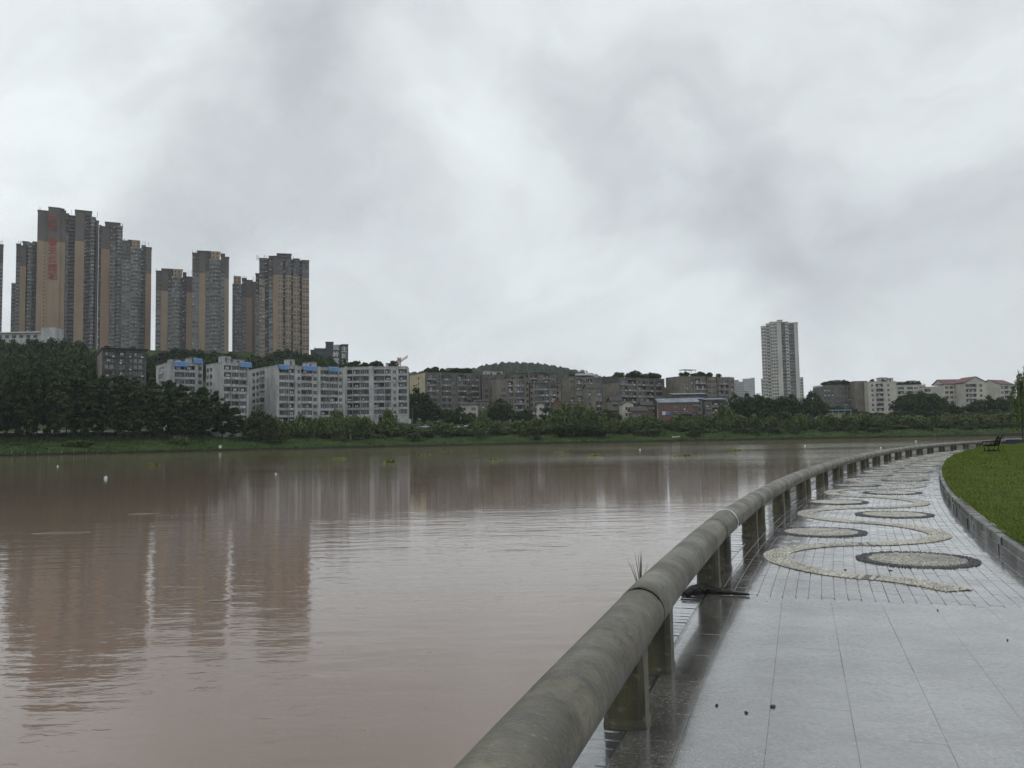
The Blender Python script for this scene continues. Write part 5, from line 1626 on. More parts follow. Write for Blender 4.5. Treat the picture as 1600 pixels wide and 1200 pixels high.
# --- promenade base sheet and quay wall
EDGE_T = -0.42
prom = None
V, F = [], []
ssv = np.concatenate([np.arange(-8, 30, 0.5), np.arange(30, SMAX + 3, 1.0)])
for s in ssv:
    wdt = 7.5 if s < kst[0][0] - 1 else kerb_t(s) + 0.35
    for t_ in (EDGE_T, 0.8, 2.0, wdt):
        x, y = st_xy(s, t_); V.append((x, y, -0.012))
for i in range(len(ssv) - 1):
    for j in range(3): F.append((i * 4 + j, i * 4 + j + 1, (i + 1) * 4 + j + 1, (i + 1) * 4 + j))
prom = tag(link('promenade', idx_mesh('promenade', V, F, JOINT)), kind='structure')
mb = MB()
for a, b_ in zip(ssv[:-1], ssv[1:]):
    x0, y0 = st_xy(a, EDGE_T); x1, y1 = st_xy(b_, EDGE_T); x2, y2 = st_xy(a, EDGE_T - 0.35); x3, y3 = st_xy(b_, EDGE_T - 0.35)
    mb.quad((x0, y0, -0.012), (x1, y1, -0.012), (x3, y3, -3), (x2, y2, -3))
    mb.quad((x0, y0, 0.012), (x0 - 0.001, y0, -0.012), (x1, y1, -0.012), (x1, y1, 0.012))
tag(mb.build('quay_wall', [QUAY]), kind='structure')


def tile_mesh(name, w, l, h, mt, bev=0.006):
    """paver: bevelled top, x across, y along, top at z=0"""
    b_ = MB()
    for (a, z0, a2, z1) in ((0, -0.05, 0, -bev), (0, -bev, bev, 0)):
        P = lambda e, z: [(-w / 2 + e, -l / 2 + e, z), (w / 2 - e, -l / 2 + e, z), (w / 2 - e, l / 2 - e, z), (-w / 2 + e, l / 2 - e, z)]
        A, B = P(a, z0), P(a2, z1)
        for k in range(4): b_.quad(A[k], A[(k + 1) % 4], B[(k + 1) % 4], B[k])
    b_.quad(*P(bev, 0))
    me = b_.mesh(name, mt)
    return me


# --- granite slabs of the forecourt (straight grid along the rail direction)
d_s = tan(2.2)
ang0 = math.atan2(d_s[1], d_s[0]) - math.pi / 2
o_s = np.array(pth(SLAB_END)) - d_s * SLAB_END
slab_xy = lambda s, t_: (o_s[0] + d_s[0] * s + d_s[1] * t_, o_s[1] + d_s[1] * s - d_s[0] * t_)
colw = [(0.035, 0.272), (0.309, 0.402)] + [(0.7125 + 0.412 * i, 0.4112) for i in range(14)]
for ci, (t0, w) in enumerate(colw):
    L = [0.62, 0.6, 0.66][ci % 3]
    s = SLAB_END - 0.006
    first = L * random.uniform(0.45, 1.0)
    while s > -2.9:
        l_ = min(first, s + 3.3); first = L
        me = tile_mesh('granite_slab', w, l_ - 0.0015, 0.05, GRANITE, 0.0012)
        x, y = slab_xy(s - l_ / 2, t0 + w / 2)
        o = link('granite_slab', me, prom, (x, y, random.uniform(-0.001, 0.0005)), ang0)
        o.rotation_euler = (random.uniform(-.0015, .0015), random.uniform(-.0015, .0015), ang0)
        s -= l_

# --- pebble pattern layout in path coordinates
circ = []
for (a, b_) in ((1433, 875), (1283, 831), (1397, 804), (1306, 784.5), (1394, 770)):
    q = ground(a, b_, 0); circ.append(to_st(q.x, q.y))
s_a = circ[0][0]
HALF = float(np.mean(np.diff([q[0] for q in circ])))
tR, tL = np.mean([circ[0][1], circ[2][1]]), np.mean([circ[1][1], circ[3][1]])
CIRC = []
k = 0
while s_a + HALF * k < SMAX - 3:
    if k < len(circ): CIRC.append(circ[k])
    else: CIRC.append((circ[-1][0] + HALF * (k - len(circ) + 1), tR if k % 2 == 0 else tL))
    k += 1
CR, RIMW = 0.66, 0.13
SK = [CIRC[0][0] - HALF] + [q[0] for q in CIRC]


def band_t(s):
    ph = np.interp(s, SK, np.arange(len(SK)) - 1)
    amp_ = 1.02
    mid_ = (tR + tL) / 2 + 0.05
    c_ = np.cos(math.pi * ph)
    return mid_ - amp_ * np.sign(c_) * np.abs(c_) ** 0.62


BAND0 = CIRC[0][0] - HALF * 0.70
bs = np.arange(BAND0, SMAX - 4, 0.02)
bx_ = np.array([st_xy(s, band_t(s)) for s in bs])
BW = 0.15
bd = np.gradient(bx_, axis=0); bd /= np.linalg.norm(bd, axis=1, keepdims=True)
CXY = np.array([st_xy(*q) for q in CIRC])


def in_pattern(x, y, pad=0.0):
    if np.min((CXY[:, 0] - x) ** 2 + (CXY[:, 1] - y) ** 2) < (CR + pad) ** 2: return True
    return np.min((bx_[:, 0] - x) ** 2 + (bx_[:, 1] - y) ** 2) < (BW + pad) ** 2


# --- brick pavers, columns along the path
PW, PL = 0.112, 0.222
pme = [tile_mesh('paver', PW - 0.004, PL - 0.004, 0.05, PAVER, 0.002) for _ in range(1)][0]
count = 0
rest = []
s = SLAB_END + 0.004
rowi = 0
while s < SMAX - 2:
    nc = int((kerb_t(s) - 0.02) / PW) if s > kst[0][0] else int(5.6 / PW)
    d = tan(s + PL / 2); rz = math.atan2(d[1], d[0]) - math.pi / 2
    for ci in range(nc):
        t_ = 0.04 + ci * PW + PW / 2
        s2 = s + PL / 2 + (PL / 2 if ci % 2 else 0)
        x, y = st_xy(s2, t_)
        if in_pattern(x, y, -0.09): continue
        if x / y > 0.68: continue
        z = random.uniform(-0.0015, 0.001)
        if count < 290:
            o = link('paver', pme, prom, (x, y, z)); o.rotation_euler = (random.uniform(-.003, .003), random.uniform(-.003, .003), rz + random.uniform(-.01, .01)); count += 1
        else: rest.append((x, y, z, rz))
    s += PL; rowi += 1
tmpl = np.array([v_.co[:] for v_ in pme.vertices]).reshape(-1, 4, 3)
rest = np.array(rest)
cs_, sn_ = np.cos(rest[:, 3]), np.sin(rest[:, 3])
tv = tmpl.reshape(-1, 3)
# weld to 12 verts per brick so that each brick is one island
uq, inv = np.unique(np.round(tv, 5), axis=0, return_inverse=True)
inv = inv.ravel()
tilt = rng.normal(size=(len(rest), 2)) * 0.004
vx = uq[None, :, 0] * cs_[:, None] - uq[None, :, 1] * sn_[:, None] + rest[:, 0:1]
vy = uq[None, :, 0] * sn_[:, None] + uq[None, :, 1] * cs_[:, None] + rest[:, 1:2]
vz = uq[None, :, 2] + rest[:, 2:3] + uq[None, :, 0] * tilt[:, 0:1] + uq[None, :, 1] * tilt[:, 1:2]
VV = np.stack([vx, vy, vz], -1).reshape(-1, 3)
FF = (inv.reshape(1, -1, 4) + (np.arange(len(rest)) * len(uq))[:, None, None]).reshape(-1, 4)
o = link('paver_field', idx_mesh('paver_field', VV, FF, PAVER), prom); o['kind'] = 'stuff'
# half bricks closing the staggered rows against the slabs
for ci in range(1, int(5.6 / PW), 2):
    x, y = st_xy(SLAB_END + 0.004 + PL / 4, 0.04 + ci * PW + PW / 2)
    if x / y > 0.68: continue
    if ci == 1: hme = tile_mesh('paver', PW - 0.006, PL / 2 - 0.006, 0.05, PAVER, 0.005)
    link('half_paver', hme, prom, (x, y, -0.001), ang0)
# edge bricks under the rail, laid across
eme = tile_mesh('edge_brick', 0.43, 0.105, 0.05, PAVERB, 0.006)
s = -3.0; i = 0
while s < SMAX:
    d = tan(s); x, y = st_xy(s, EDGE_T + 0.222)
    if i < 260:
        o = link('edge_brick', eme, prom, (x, y, random.uniform(-.004, .002))); o.rotation_euler = (random.uniform(-.01, .01), random.uniform(-.006, .006), math.atan2(d[1], d[0]) - math.pi / 2)
    s += 0.112 if i < 180 else 0.224; i += 1

# --- pebbles
_ico = []
for k in range(6): _ico.append((math.cos(k * math.pi / 3), math.sin(k * math.pi / 3), -0.1))
for k in range(6): _ico.append((0.72 * math.cos((k + .5) * math.pi / 3), 0.72 * math.sin((k + .5) * math.pi / 3), 0.68))
_ico.append((0, 0, 1.0))
ICO = np.array(_ico)
ICF = []
for k in range(6):
    j = (k + 1) % 6
    ICF += [(k, j, 6 + k), (j, 6 + j, 6 + k), (6 + k, 6 + j, 12)]
ICF = np.array(ICF)


def pebbles(name, pts, size, mt, parent, ang=None):
    n_ = len(pts)
    a = rng.uniform(0, math.pi, n_) if ang is None else ang + rng.normal(size=n_) * 0.35
    l_ = size * rng.uniform(0.85, 1.25, n_); w_ = size * rng.uniform(0.5, 0.75, n_); h_ = rng.uniform(0.010, 0.018, n_)
    lx = ICO[None, :, 0] * l_[:, None]; ly = ICO[None, :, 1] * w_[:, None]; lz = ICO[None, :, 2] * h_[:, None]
    X_ = lx * np.cos(a)[:, None] - ly * np.sin(a)[:, None] + pts[:, 0:1]; Y_ = lx * np.sin(a)[:, None] + ly * np.cos(a)[:, None] + pts[:, 1:2]
    tl = rng.normal(size=(n_, 2)) * 0.12
    Z_ = lz + pts[:, 2:3] + lx * tl[:, 0:1] + ly * tl[:, 1:2]
    V_ = np.stack([X_, Y_, Z_], -1).reshape(-1, 3)
    F_ = (ICF[None] + (np.arange(n_) * 13)[:, None, None]).reshape(-1, 3)
    o_ = link(name, idx_mesh(name, V_, F_, mt, True), parent); o_['kind'] = 'stuff'
    return o_


def hexpts(x0, x1, y0, y1, d):
    out_ = []
    j = 0
    y = y0
    while y < y1:
        x = x0 + (d / 2 if j % 2 else 0)
        while x < x1:
            out_.append((x, y)); x += d
        y += d * 0.8; j += 1
    a = np.array(out_); return a + rng.normal(size=a.shape) * d * 0.13


Z0 = 0.003
for i, (cx_, cy_) in enumerate(CXY):
    dist = math.hypot(cx_, cy_)
    sz_ = 0.021 if dist < 22 else 0.034
    g = MB(); n_ = 40
    g.prism([(cx_ + CR * math.cos(2 * math.pi * q / n_), cy_ + CR * math.sin(2 * math.pi * q / n_)) for q in range(n_)], -0.01, Z0)
    disc = g.build('pebble_disc', [MORTAR], prom)
    h = hexpts(-CR, CR, -CR, CR, sz_ * 1.75)
    rd_ = np.hypot(h[:, 0], h[:, 1])
    inn = h[rd_ < CR - RIMW - 0.01]; rim = h[(rd_ >= CR - RIMW) & (rd_ < CR - 0.01)]
    pebbles('cream_pebbles', np.column_stack([inn + [cx_, cy_], np.full(len(inn), Z0)]), sz_, CREAM, disc)
    pebbles('dark_pebble_rim', np.column_stack([rim + [cx_, cy_], np.full(len(rim), Z0)]), sz_, DARKP, disc, np.arctan2(rim[:, 1], rim[:, 0]))
nrm_ = np.column_stack([bd[:, 1], -bd[:, 0]])
g = MB()
for i in range(len(bs) - 1):
    A0, A1 = bx_[i] - nrm_[i] * BW, bx_[i] + nrm_[i] * BW; B0, B1 = bx_[i + 1] - nrm_[i + 1] * BW, bx_[i + 1] + nrm_[i + 1] * BW
    z_ = 0.0045
    g.quad((*A0, z_), (*A1, z_), (*B1, z_), (*B0, z_)); g.quad((*A0, -0.02), (*A0, z_), (*B0, z_), (*B0, -0.02)); g.quad((*A1, z_), (*A1, -0.02), (*B1, -0.02), (*B1, z_))
band = g.build('pebble_band', [MORTAR], prom)
seg = np.concatenate([[0], np.cumsum(np.linalg.norm(np.diff(bx_, axis=0), axis=1))])
P_, A_ = [], []
l_ = 0.02
while l_ < seg[-1]:
    i = min(np.searchsorted(seg, l_), len(bs) - 1)
    far_ = np.hypot(*bx_[i]) > 22
    dd = 0.037 if not far_ else 0.058
    k = int(2 * BW / dd)
    for j in range(k):
        t_ = -BW + (j + 0.5) * 2 * BW / k
        q = bx_[i] + nrm_[i] * (t_ + rng.normal() * 0.004) + bd[i] * rng.normal() * 0.005
        P_.append((q[0], q[1], 0.004)); A_.append(math.atan2(bd[i][1], bd[i][0]) + (0.6 if j % 2 else -0.6))
    l_ += dd * 0.85
pebbles('cream_pebbles', np.array(P_), 0.021, CREAM, band, np.array(A_))

# --- kerb of two stone courses
kerb = tag(empty('lawn_kerb', (*st_xy(8, kerb_t(8)), 0)), kind='structure')
bpy.context.view_layer.update()
inv_k = kerb.matrix_world.inverted()
s = kst[0][0] - 2.5
kcnt = 0
kmes = {}
while s < SMAX + 2:
    L = 0.42 if s < 25 else 0.84
    for course in (0, 1):
        off = L / 2 if course else 0
        key = (L, course)
        if key not in kmes:
            b_ = MB(); e = 0.012
            w_ = 0.13 if course == 0 else 0.15
            z0, z1 = (-0.05, 0.102) if course == 0 else (0.108, 0.205)
            b_.box(0, w_, -L / 2 + 0.004, L / 2 - 0.004, z0, z1 - e)
            P = [(e, -L / 2 + 0.004 + e, z1), (w_ - e, -L / 2 + 0.004 + e, z1), (w_ - e, L / 2 - 0.004 - e, z1), (e, L / 2 - 0.004 - e, z1)]
            Q = [(0, -L / 2 + 0.004, z1 - e), (w_, -L / 2 + 0.004, z1 - e), (w_, L / 2 - 0.004, z1 - e), (0, L / 2 - 0.004, z1 - e)]
            for k in range(4): b_.quad(Q[k], Q[(k + 1) % 4], P[(k + 1) % 4], P[k])
            b_.quad(*P); kmes[key] = b_.mesh('kerb_stone', KERBM)
        sm = s + off
        tk = kerb_t(sm) + random.uniform(-0.008, 0.008)
        x, y = st_xy(sm, tk); x2, y2 = st_xy(sm + 0.3, kerb_t(sm + 0.3)); x1, y1 = st_xy(sm - 0.3, kerb_t(sm - 0.3))
        o = link('kerb_stone', kmes[key], kerb, (x - kerb.location.x, y - kerb.location.y, random.uniform(-.006, .004)), math.atan2(y2 - y1, x2 - x1) - math.pi / 2)
    s += L

# --- lawn
def lawn_z(x, y):
    return 0.205 + 0.04 * math.sin(x * 0.7 + y * 0.4) * 0.5 + 0.10 * min(1, max(0, (x - 12) / 30)) + 0.03 * math.sin(x * 2.1 - y * 1.3)


m, t, p = new_mat('lawn_soil')
v = pos_node(t)
t.links.new(mixc(t, ramp(t, noise(t, v, 1.5, 5, 0.65), 0.35, 0.65), (0.055, 0.075, 0.014), (0.085, 0.11, 0.022)), p.inputs['Base Color'])
p.inputs['Roughness'].default_value = 0.9
p.inputs['Specular IOR Level'].default_value = 0.1
LAWNM = m
V, F = [], []
tv_ = [0.10, 0.5, 1, 1.6, 2.4, 3.4, 5, 7, 10, 15, 22, 35, 60, 120, 400]
sv_ = np.concatenate([np.arange(kst[0][0] - 3, 30, 0.8), np.arange(30, SMAX + 6, 2.0)])
for s in sv_:
    x, y = st_xy(s, kerb_t(s)); d = tan(min(s, 30)); nx2, ny2 = d[1], -d[0]
    # fan the rows out to the east so that they do not cross
    fx, fy = 0.97, -0.25
    for t_ in tv_:
        wq = min(1, t_ / 10)
        ux, uy = nx2 * (1 - wq) + fx * wq, ny2 * (1 - wq) + fy * wq
        xx_, yy_ = x + ux * t_, y + uy * t_
        V.append((xx_, yy_, lawn_z(xx_, yy_) if t_ < 60 else 0.25))
k = len(tv_)
for i in range(len(sv_) - 1):
    for j in range(k - 1): F.append((i * k + j, i * k + j + 1, (i + 1) * k + j + 1, (i + 1) * k + j))
tag(link('lawn', idx_mesh('lawn', V, F, LAWNM, True)), kind='structure')
# grass blades on the part of the lawn near the path
B_ = []
tries = 0
N = 110000
s_r = kst[0][0] - 1.5 + (rng.random(N) ** 1.7) * (SMAX - kst[0][0] + 1)
t_r = 0.09 + rng.random(N) ** 1.5 * np.interp(s_r, [5, 12, 30, 70], [3.0, 6, 14, 18])
for s, t_ in zip(s_r, t_r):
    x, y = st_xy(s, kerb_t(s) + t_)
    if y < 6 or x / y > 0.74: continue
    far_ = math.hypot(x, y)
    sc_ = min(3.2, max(1.0, far_ / 13))
    h = random.uniform(0.022, 0.055) * (0.75 + 0.25 * sc_) * (1.5 if math.sin(x * 1.7 + 2 * math.sin(y * 0.9)) > 0.55 else 1.0); w = 0.007 * sc_
    a = random.uniform(0, 6.283); l_ = random.uniform(0.1, 0.7) * h; a2 = random.uniform(0, 6.283)
    z = lawn_z(x, y) - 0.005
    B_ += [(x - math.cos(a) * w, y - math.sin(a) * w, z), (x + math.cos(a) * w, y + math.sin(a) * w, z), (x + math.cos(a2) * l_, y + math.sin(a2) * l_, z + h)]
tag(link('lawn_grass', np_mesh('lawn_grass', B_, 3, L_GRASS)), 'short wet green grass covering the lawn beside the promenade', 'grass', kind='stuff')

# ------------------------------------------------------------------ concrete pipe rail
ZC, RAD = 0.47, 0.138
q = ground(1030, 925, ZC + 0.12); s_j0 = to_st(q.x, q.y)[0]
PER = 4.12
rail = tag(empty('pipe_railing', (*st_xy(0, 0), 0)), 'low railing of fat mossy concrete pipe on stubby posts along the promenade', 'railing')
rl = rail.location
joints = [s_j0 + PER * k for k in range(-2, 40) if s_j0 + PER * k < SMAX - 1]


def pipe_section(s0, s1, seed):
    rd = np.random.default_rng(seed)
    n = max(14, int((s1 - s0) / 0.1)); m_ = 40
    ss_ = np.linspace(s0 + 0.008, s1 - 0.008, n)
    ss_ = np.concatenate([[ss_[0], ss_[0] + 0.015], ss_[1:-1], [ss_[-1] - 0.015, ss_[-1]]])
    V_, F_ = [], []
    ph = rd.uniform(0, 6, 4)
    for k, s in enumerate(ss_):
        x, y = pth(s); d = tan(s); nxx, nyy = d[1], -d[0]
        e = 0.972 if k in (0, len(ss_) - 1) else 1.0
        f_ = (s - s0) / (s1 - s0)
        base = RAD * e * (1 + 0.006 * math.sin(f_ * 9 + ph[0]))
        zc_ = ZC + 0.004 * math.sin(f_ * 5 + ph[1])
        for j in range(m_):
            w = 2 * math.pi * j / m_
            r_ = base * (1 + 0.010 * math.sin(3 * w + ph[2]) + 0.005 * math.sin(7 * w + f_ * 6 + ph[3]))
            V_.append((x + nxx * r_ * math.cos(w) - rl.x, y + nyy * r_ * math.cos(w) - rl.y, zc_ + r_ * math.sin(w)))
    nr = len(ss_)
    for k in range(nr - 1):
        for j in range(m_):
            j2 = (j + 1) % m_
            F_.append((k * m_ + j, k * m_ + j2, (k + 1) * m_ + j2, (k + 1) * m_ + j))
    i0 = len(V_)
    for k in (0, nr - 1):
        s = ss_[k]; x, y = pth(s); V_.append((x - rl.x, y - rl.y, ZC)); c_ = len(V_) - 1
        for j in range(m_):
            j2 = (j + 1) % m_
            F_.append((k * m_ + j, c_, c_, k * m_ + j2) if False else ((k * m_ + j2, k * m_ + j, c_, c_) if False else (k * m_ + j, k * m_ + j2, c_, c_)))
    F_ = [f for f in F_ if len(set(f)) == 4]
    o_ = link('pipe_section', idx_mesh('pipe_section', V_, F_, PIPEM, True), rail)
    # mortar collar at the joint
    return o_


edges = [-4.5] + joints + [SMAX - 0.6]
edges = sorted(e for e in edges if e >= -4.5)
for i, (a, b_) in enumerate(zip(edges[:-1], edges[1:])):
    if b_ - a > 0.3: pipe_section(a, b_, i)
JOINTM = mat('mossy_mortar', (0.10, 0.095, 0.06), (0.045, 0.05, 0.028), 0.85, 25, bumpv=0.8, bscale=60)
for i, sj in enumerate(joints):
    if sj < -4: continue
    b_ = MB(); rows_ = []
    for k in range(3):
        s = sj + (-0.016, 0, 0.016)[k]; x, y = pth(s); d = tan(s)
        for j in range(28):
            w = 2 * math.pi * j / 28; r_ = RAD * (0.985 if k != 1 else 0.99) + random.uniform(-0.004, 0.006)
            b_.v.append((x + d[1] * r_ * math.cos(w) - rl.x, y - d[0] * r_ * math.cos(w) - rl.y, ZC + r_ * math.sin(w)))
    for k in range(2):
        for j in range(28):
            j2 = (j + 1) % 28; b_.f.append((k * 28 + j, k * 28 + j2, (k + 1) * 28 + j2, (k + 1) * 28 + j)); b_.m.append(0)
    b_.build('mortar_joint', [JOINTM], rail)
# posts: chamfered blocks rounded where they meet the pipe
def post_mesh(seed):
    rd = random.Random(seed); b_ = MB()
    hw, hl, ch = 0.106, 0.106, 0.03
    def ringp(z, g):
        return [(x * g, y * g, z) for x, y in ((-hw + ch, -hl), (hw - ch, -hl), (hw, -hl + ch), (hw, hl - ch), (hw - ch, hl), (-hw + ch, hl), (-hw, hl - ch), (-hw, -hl + ch))]
    zs = [(-0.03, 1.07), (0.02, 1.05), (0.05, 1.0), (0.2, 0.99), (0.36, 1.0), (0.46, 1.01)]
    rr2 = [[(x + rd.uniform(-.003, .003), y + rd.uniform(-.003, .003), z) for x, y, z in ringp(z, g)] for z, g in zs]
    for A, B in zip(rr2[:-1], rr2[1:]):
        for k in range(8): b_.quad(A[k], A[(k + 1) % 8], B[(k + 1) % 8], B[k])
    return b_.mesh('post', POSTM)


pms = [post_mesh(i) for i in range(4)]
for i, sj in enumerate([joints[0] - PER] + joints):
    for dsx in (-0.52, 0.52):
        s = sj + dsx
        if s < -3.5 or s > SMAX - 0.7: continue
        x, y = pth(s); d = tan(s)
        link('post', random.choice(pms), rail, (x - rl.x, y - rl.y, 0), math.atan2(d[1], d[0]) - math.pi / 2)
# white cord tied round the pipe
q = ground(1140, 799, ZC + 0.13); sc0 = to_st(q.x, q.y)[0]
pts = []
for k in range(22):
    w = math.radians(-20 + k * 10.5); s = sc0 + 0.02 * math.sin(k * 0.9) + 0.05 * k / 22; x, y = pth(s); d = tan(s); r_ = RAD * 1.0 + 0.014
    pts.append((x + d[1] * r_ * math.cos(w), y - d[0] * r_ * math.cos(w), ZC + r_ * math.sin(w)))
b_ = MB(); b_.tube(pts, 0.007, 6); co = b_.build('tied_cord', [mat('white_cord_fibre', (0.7, 0.7, 0.66), rough=0.8)], rail, -rl, smooth=True); co['label'] = 'white cord tied over the pipe'

# driftwood by the third post
WOOD = mat('wet_black_wood', (0.022, 0.018, 0.014), (0.012, 0.010, 0.009), 0.35, 12, bumpv=0.6, bscale=40)
pl = [(1068, 929), (1082, 924), (1100, 921), (1115, 922.5), (1130, 925), (1150, 926.5), (1171, 928.5)]
pts = [ground(a, b2, 0.02) + Vector((0, 0, jit(0.006))) for a, b2 in pl]
b_ = MB(); b_.tube(pts, [0.03, 0.055, 0.06, 0.05, 0.02, 0.014, 0.009], 8)
for k in range(14):
    p0 = pts[random.choice((0, 1, 1, 2, 2, 3))]; w = random.uniform(0, 6.28); L = random.uniform(0.06, 0.16)
    b_.tube([p0, p0 + Vector((math.cos(w) * L * 0.6, math.sin(w) * L * 0.6, 0.03)), p0 + Vector((math.cos(w) * L, math.sin(w) * L, random.uniform(-0.01, 0.03)))], [0.012, 0.008, 0.003], 5)
tag(b_.build('driftwood_branch', [WOOD], smooth=True), 'wet black branch lying at the foot of the third post', 'branch')
# grass tuft growing behind the pipe
q = ground(1003, 915, 0.30); sT = to_st(q.x, q.y)[0]
x, y = st_xy(sT + 0.15, -0.34)
tf = MB(); BASE = Vector((x, y, -0.02))
for (dx, L, lean) in ((-0.5, 0.595, 0.11), (-0.25, 0.59, 0.09), (0.05, 0.595, 0.05), (0.2, 0.585, 0.07), (0.25, 0.56, 0.08), (-0.6, 0.555, 0.2), (0.5, 0.5, 0.15), (-0.5, 0.5, 0.15)):
    prev = None
    for k in range(7):
        f_ = k / 6; c_ = BASE + Vector((dx * lean * f_ ** 2.2, 0.02 * k * dx, L * f_ - 0.12 * lean * f_ ** 3)); w = 0.005 * (1 - f_ ** 2) + 0.0008
        cur = (c_ + Vector((-w, 0, 0)), c_ + Vector((w, 0.004, 0)))
        if prev: tf.quad(prev[0], prev[1], cur[1], cur[0])
        prev = cur
tag(tf.build('grass_tuft', [L_MID]), 'tuft of thin grass blades rising behind the pipe rail', 'grass tuft')
# wet litter on the paving
for i, (a, b2, lab) in enumerate(((1208, 1103, 'largest dark wet leaf on the granite slabs'), (1166, 1113, 'small dark leaf scrap left of the largest wet leaf'), (1120, 1102, 'tiny dark scrap beside the rail reflection'), (1321, 890, 'dark pebble beside the cream pebble band'), (1391, 891, 'curled dead leaf below the nearest pebble disc'), (1465, 953, 'small dark crumb by the paver edge'), (1574, 1000, 'dark crumb on the slabs near the right edge'))):
    q = ground(a, b2, 0.004); b_ = MB(); n_ = 7; rr0 = (0.018, 0.010, 0.010, 0.014, 0.026, 0.008, 0.008)[i]
    pts = [(math.cos(2 * math.pi * k / n_) * rr0 * random.uniform(0.6, 1.3), math.sin(2 * math.pi * k / n_) * rr0 * random.uniform(0.6, 1.3)) for k in range(n_)]
    top = [(u * 0.7, w * 0.7, random.uniform(0.002, 0.007)) for u, w in pts]
    for k in range(n_): b_.quad((*pts[k], -0.003), (*pts[(k + 1) % n_], -0.003), top[(k + 1) % n_], top[k])
    b_.f.append(tuple(range(len(b_.v), len(b_.v) + n_))); b_.v += top; b_.m.append(0)
    tag(b_.build('wet_litter', [WOOD], None, q), lab, 'litter')

# ------------------------------------------------------------------ bench, willows and low wall at the far right
q = ground(1551, 708, 0.22)
bench = tag(empty('park_bench', (q.x, q.y, lawn_z(q.x, q.y) - 0.01), math.atan2(*reversed(tan(40))) - math.pi / 2 - 0.12), 'dark bench seen from its end on the lawn near the rail end', 'bench')
BENCHM = mat('black_iron', (0.012, 0.012, 0.012), rough=0.8, spec=0.1); BWOOD = mat('dark_bench_wood', (0.014, 0.012, 0.011), (0.01, 0.009, 0.008), 0.8, 10, spec=0.1)
Lb = 1.5
for y_ in (-Lb / 2, Lb / 2):
    b_ = MB(); b_.tube([(-0.34, y_, 0), (-0.26, y_, 0.2), (-0.30, y_, 0.42)], 0.028, 6); b_.tube([(-0.32, y_, 0.42), (0.0, y_, 0.38), (0.22, y_, 0.40)], 0.028, 6)
    b_.tube([(0.26, y_, 0), (0.16, y_, 0.22), (0.22, y_, 0.42), (0.34, y_, 0.80), (0.42, y_, 0.9)], 0.03, 6); b_.tube([(-0.26, y_, 0.12), (0.18, y_, 0.12)], 0.022, 6)
    b_.tube([(-0.36, y_, 0.44), (-0.34, y_, 0.62), (0.0, y_, 0.64), (0.27, y_, 0.62)], 0.024, 6); b_.build('leg_frame', [BENCHM], bench, smooth=True)
for k in range(6):
    b_ = MB(); x_ = -0.28 + k * 0.09; b_.box(x_ - 0.036, x_ + 0.036, -Lb / 2 - 0.04, Lb / 2 + 0.04, 0.425, 0.455); b_.build('seat_slat', [BWOOD], bench)
for k in range(5):
    f_ = k / 4; b_ = MB(); x_ = 0.235 + 0.13 * f_; z_ = 0.5 + 0.33 * f_; b_.box(x_ - 0.03, x_ - 0.005, -Lb / 2 - 0.04, Lb / 2 + 0.04, z_ - 0.035, z_ + 0.035); b_.build('back_slat', [BWOOD], bench)


def big_willow(px, py_top, Y, wpx, label, seed, trunk_r=0.09, strands=110):
    r = np.random.default_rng(seed); rd = random.Random(seed)
    q_ = at(px, py_top, Y); h = q_.z - 0.2; w = wpx * Y / FPX / 2
    root = tag(empty('weeping_willow', (q_.x, Y, 0.15)), label, 'tree', 'willows at the end of the promenade')
    b2 = MB(); b2.tube([(0, 0, -0.3), (0.05, 0, h * 0.35), (0.0, 0.1, h * 0.7), (0.1, 0, h * 0.9)], [trunk_r * 1.2, trunk_r, trunk_r * 0.8, trunk_r * 0.3], 8)
    for k in range(9):
        a = k * 0.7; b2.tube([(0, 0, h * 0.6), (math.cos(a) * w * 0.4, math.sin(a) * w * 0.4, h * 0.85), (math.cos(a) * w * 0.75, math.sin(a) * w * 0.75, h * 0.9)], [trunk_r * 0.5, trunk_r * 0.35, trunk_r * 0.1], 6)
    b2.build('trunk', [BARK], root, smooth=True)
    C2 = []
    for k in range(strands):
        a = r.uniform(0, 6.283); rr3 = w * r.random() ** 0.6; zt_ = h * (1 - 0.16 * (rr3 / w) ** 2) * r.uniform(0.88, 1.0); L = zt_ * r.uniform(0.45, 0.86)
        n_ = int(L * 14)
        f_ = np.linspace(0, 1, n_)
        C2.append(np.column_stack([math.cos(a) * (rr3 + 0.25 * np.sqrt(f_)) + r.normal(size=n_) * 0.05, math.sin(a) * (rr3 + 0.25 * np.sqrt(f_)) + r.normal(size=n_) * 0.05, zt_ - L * f_ + 0.15 * (1 - (1 - f_ * 4).clip(0, 1))]))
    C2 = np.concatenate(C2)
    link('crown', np_mesh('crown', leaf_quads(C2, 0.065, None, 2.2, 0.85, r), 4, L_WILLOW), root)


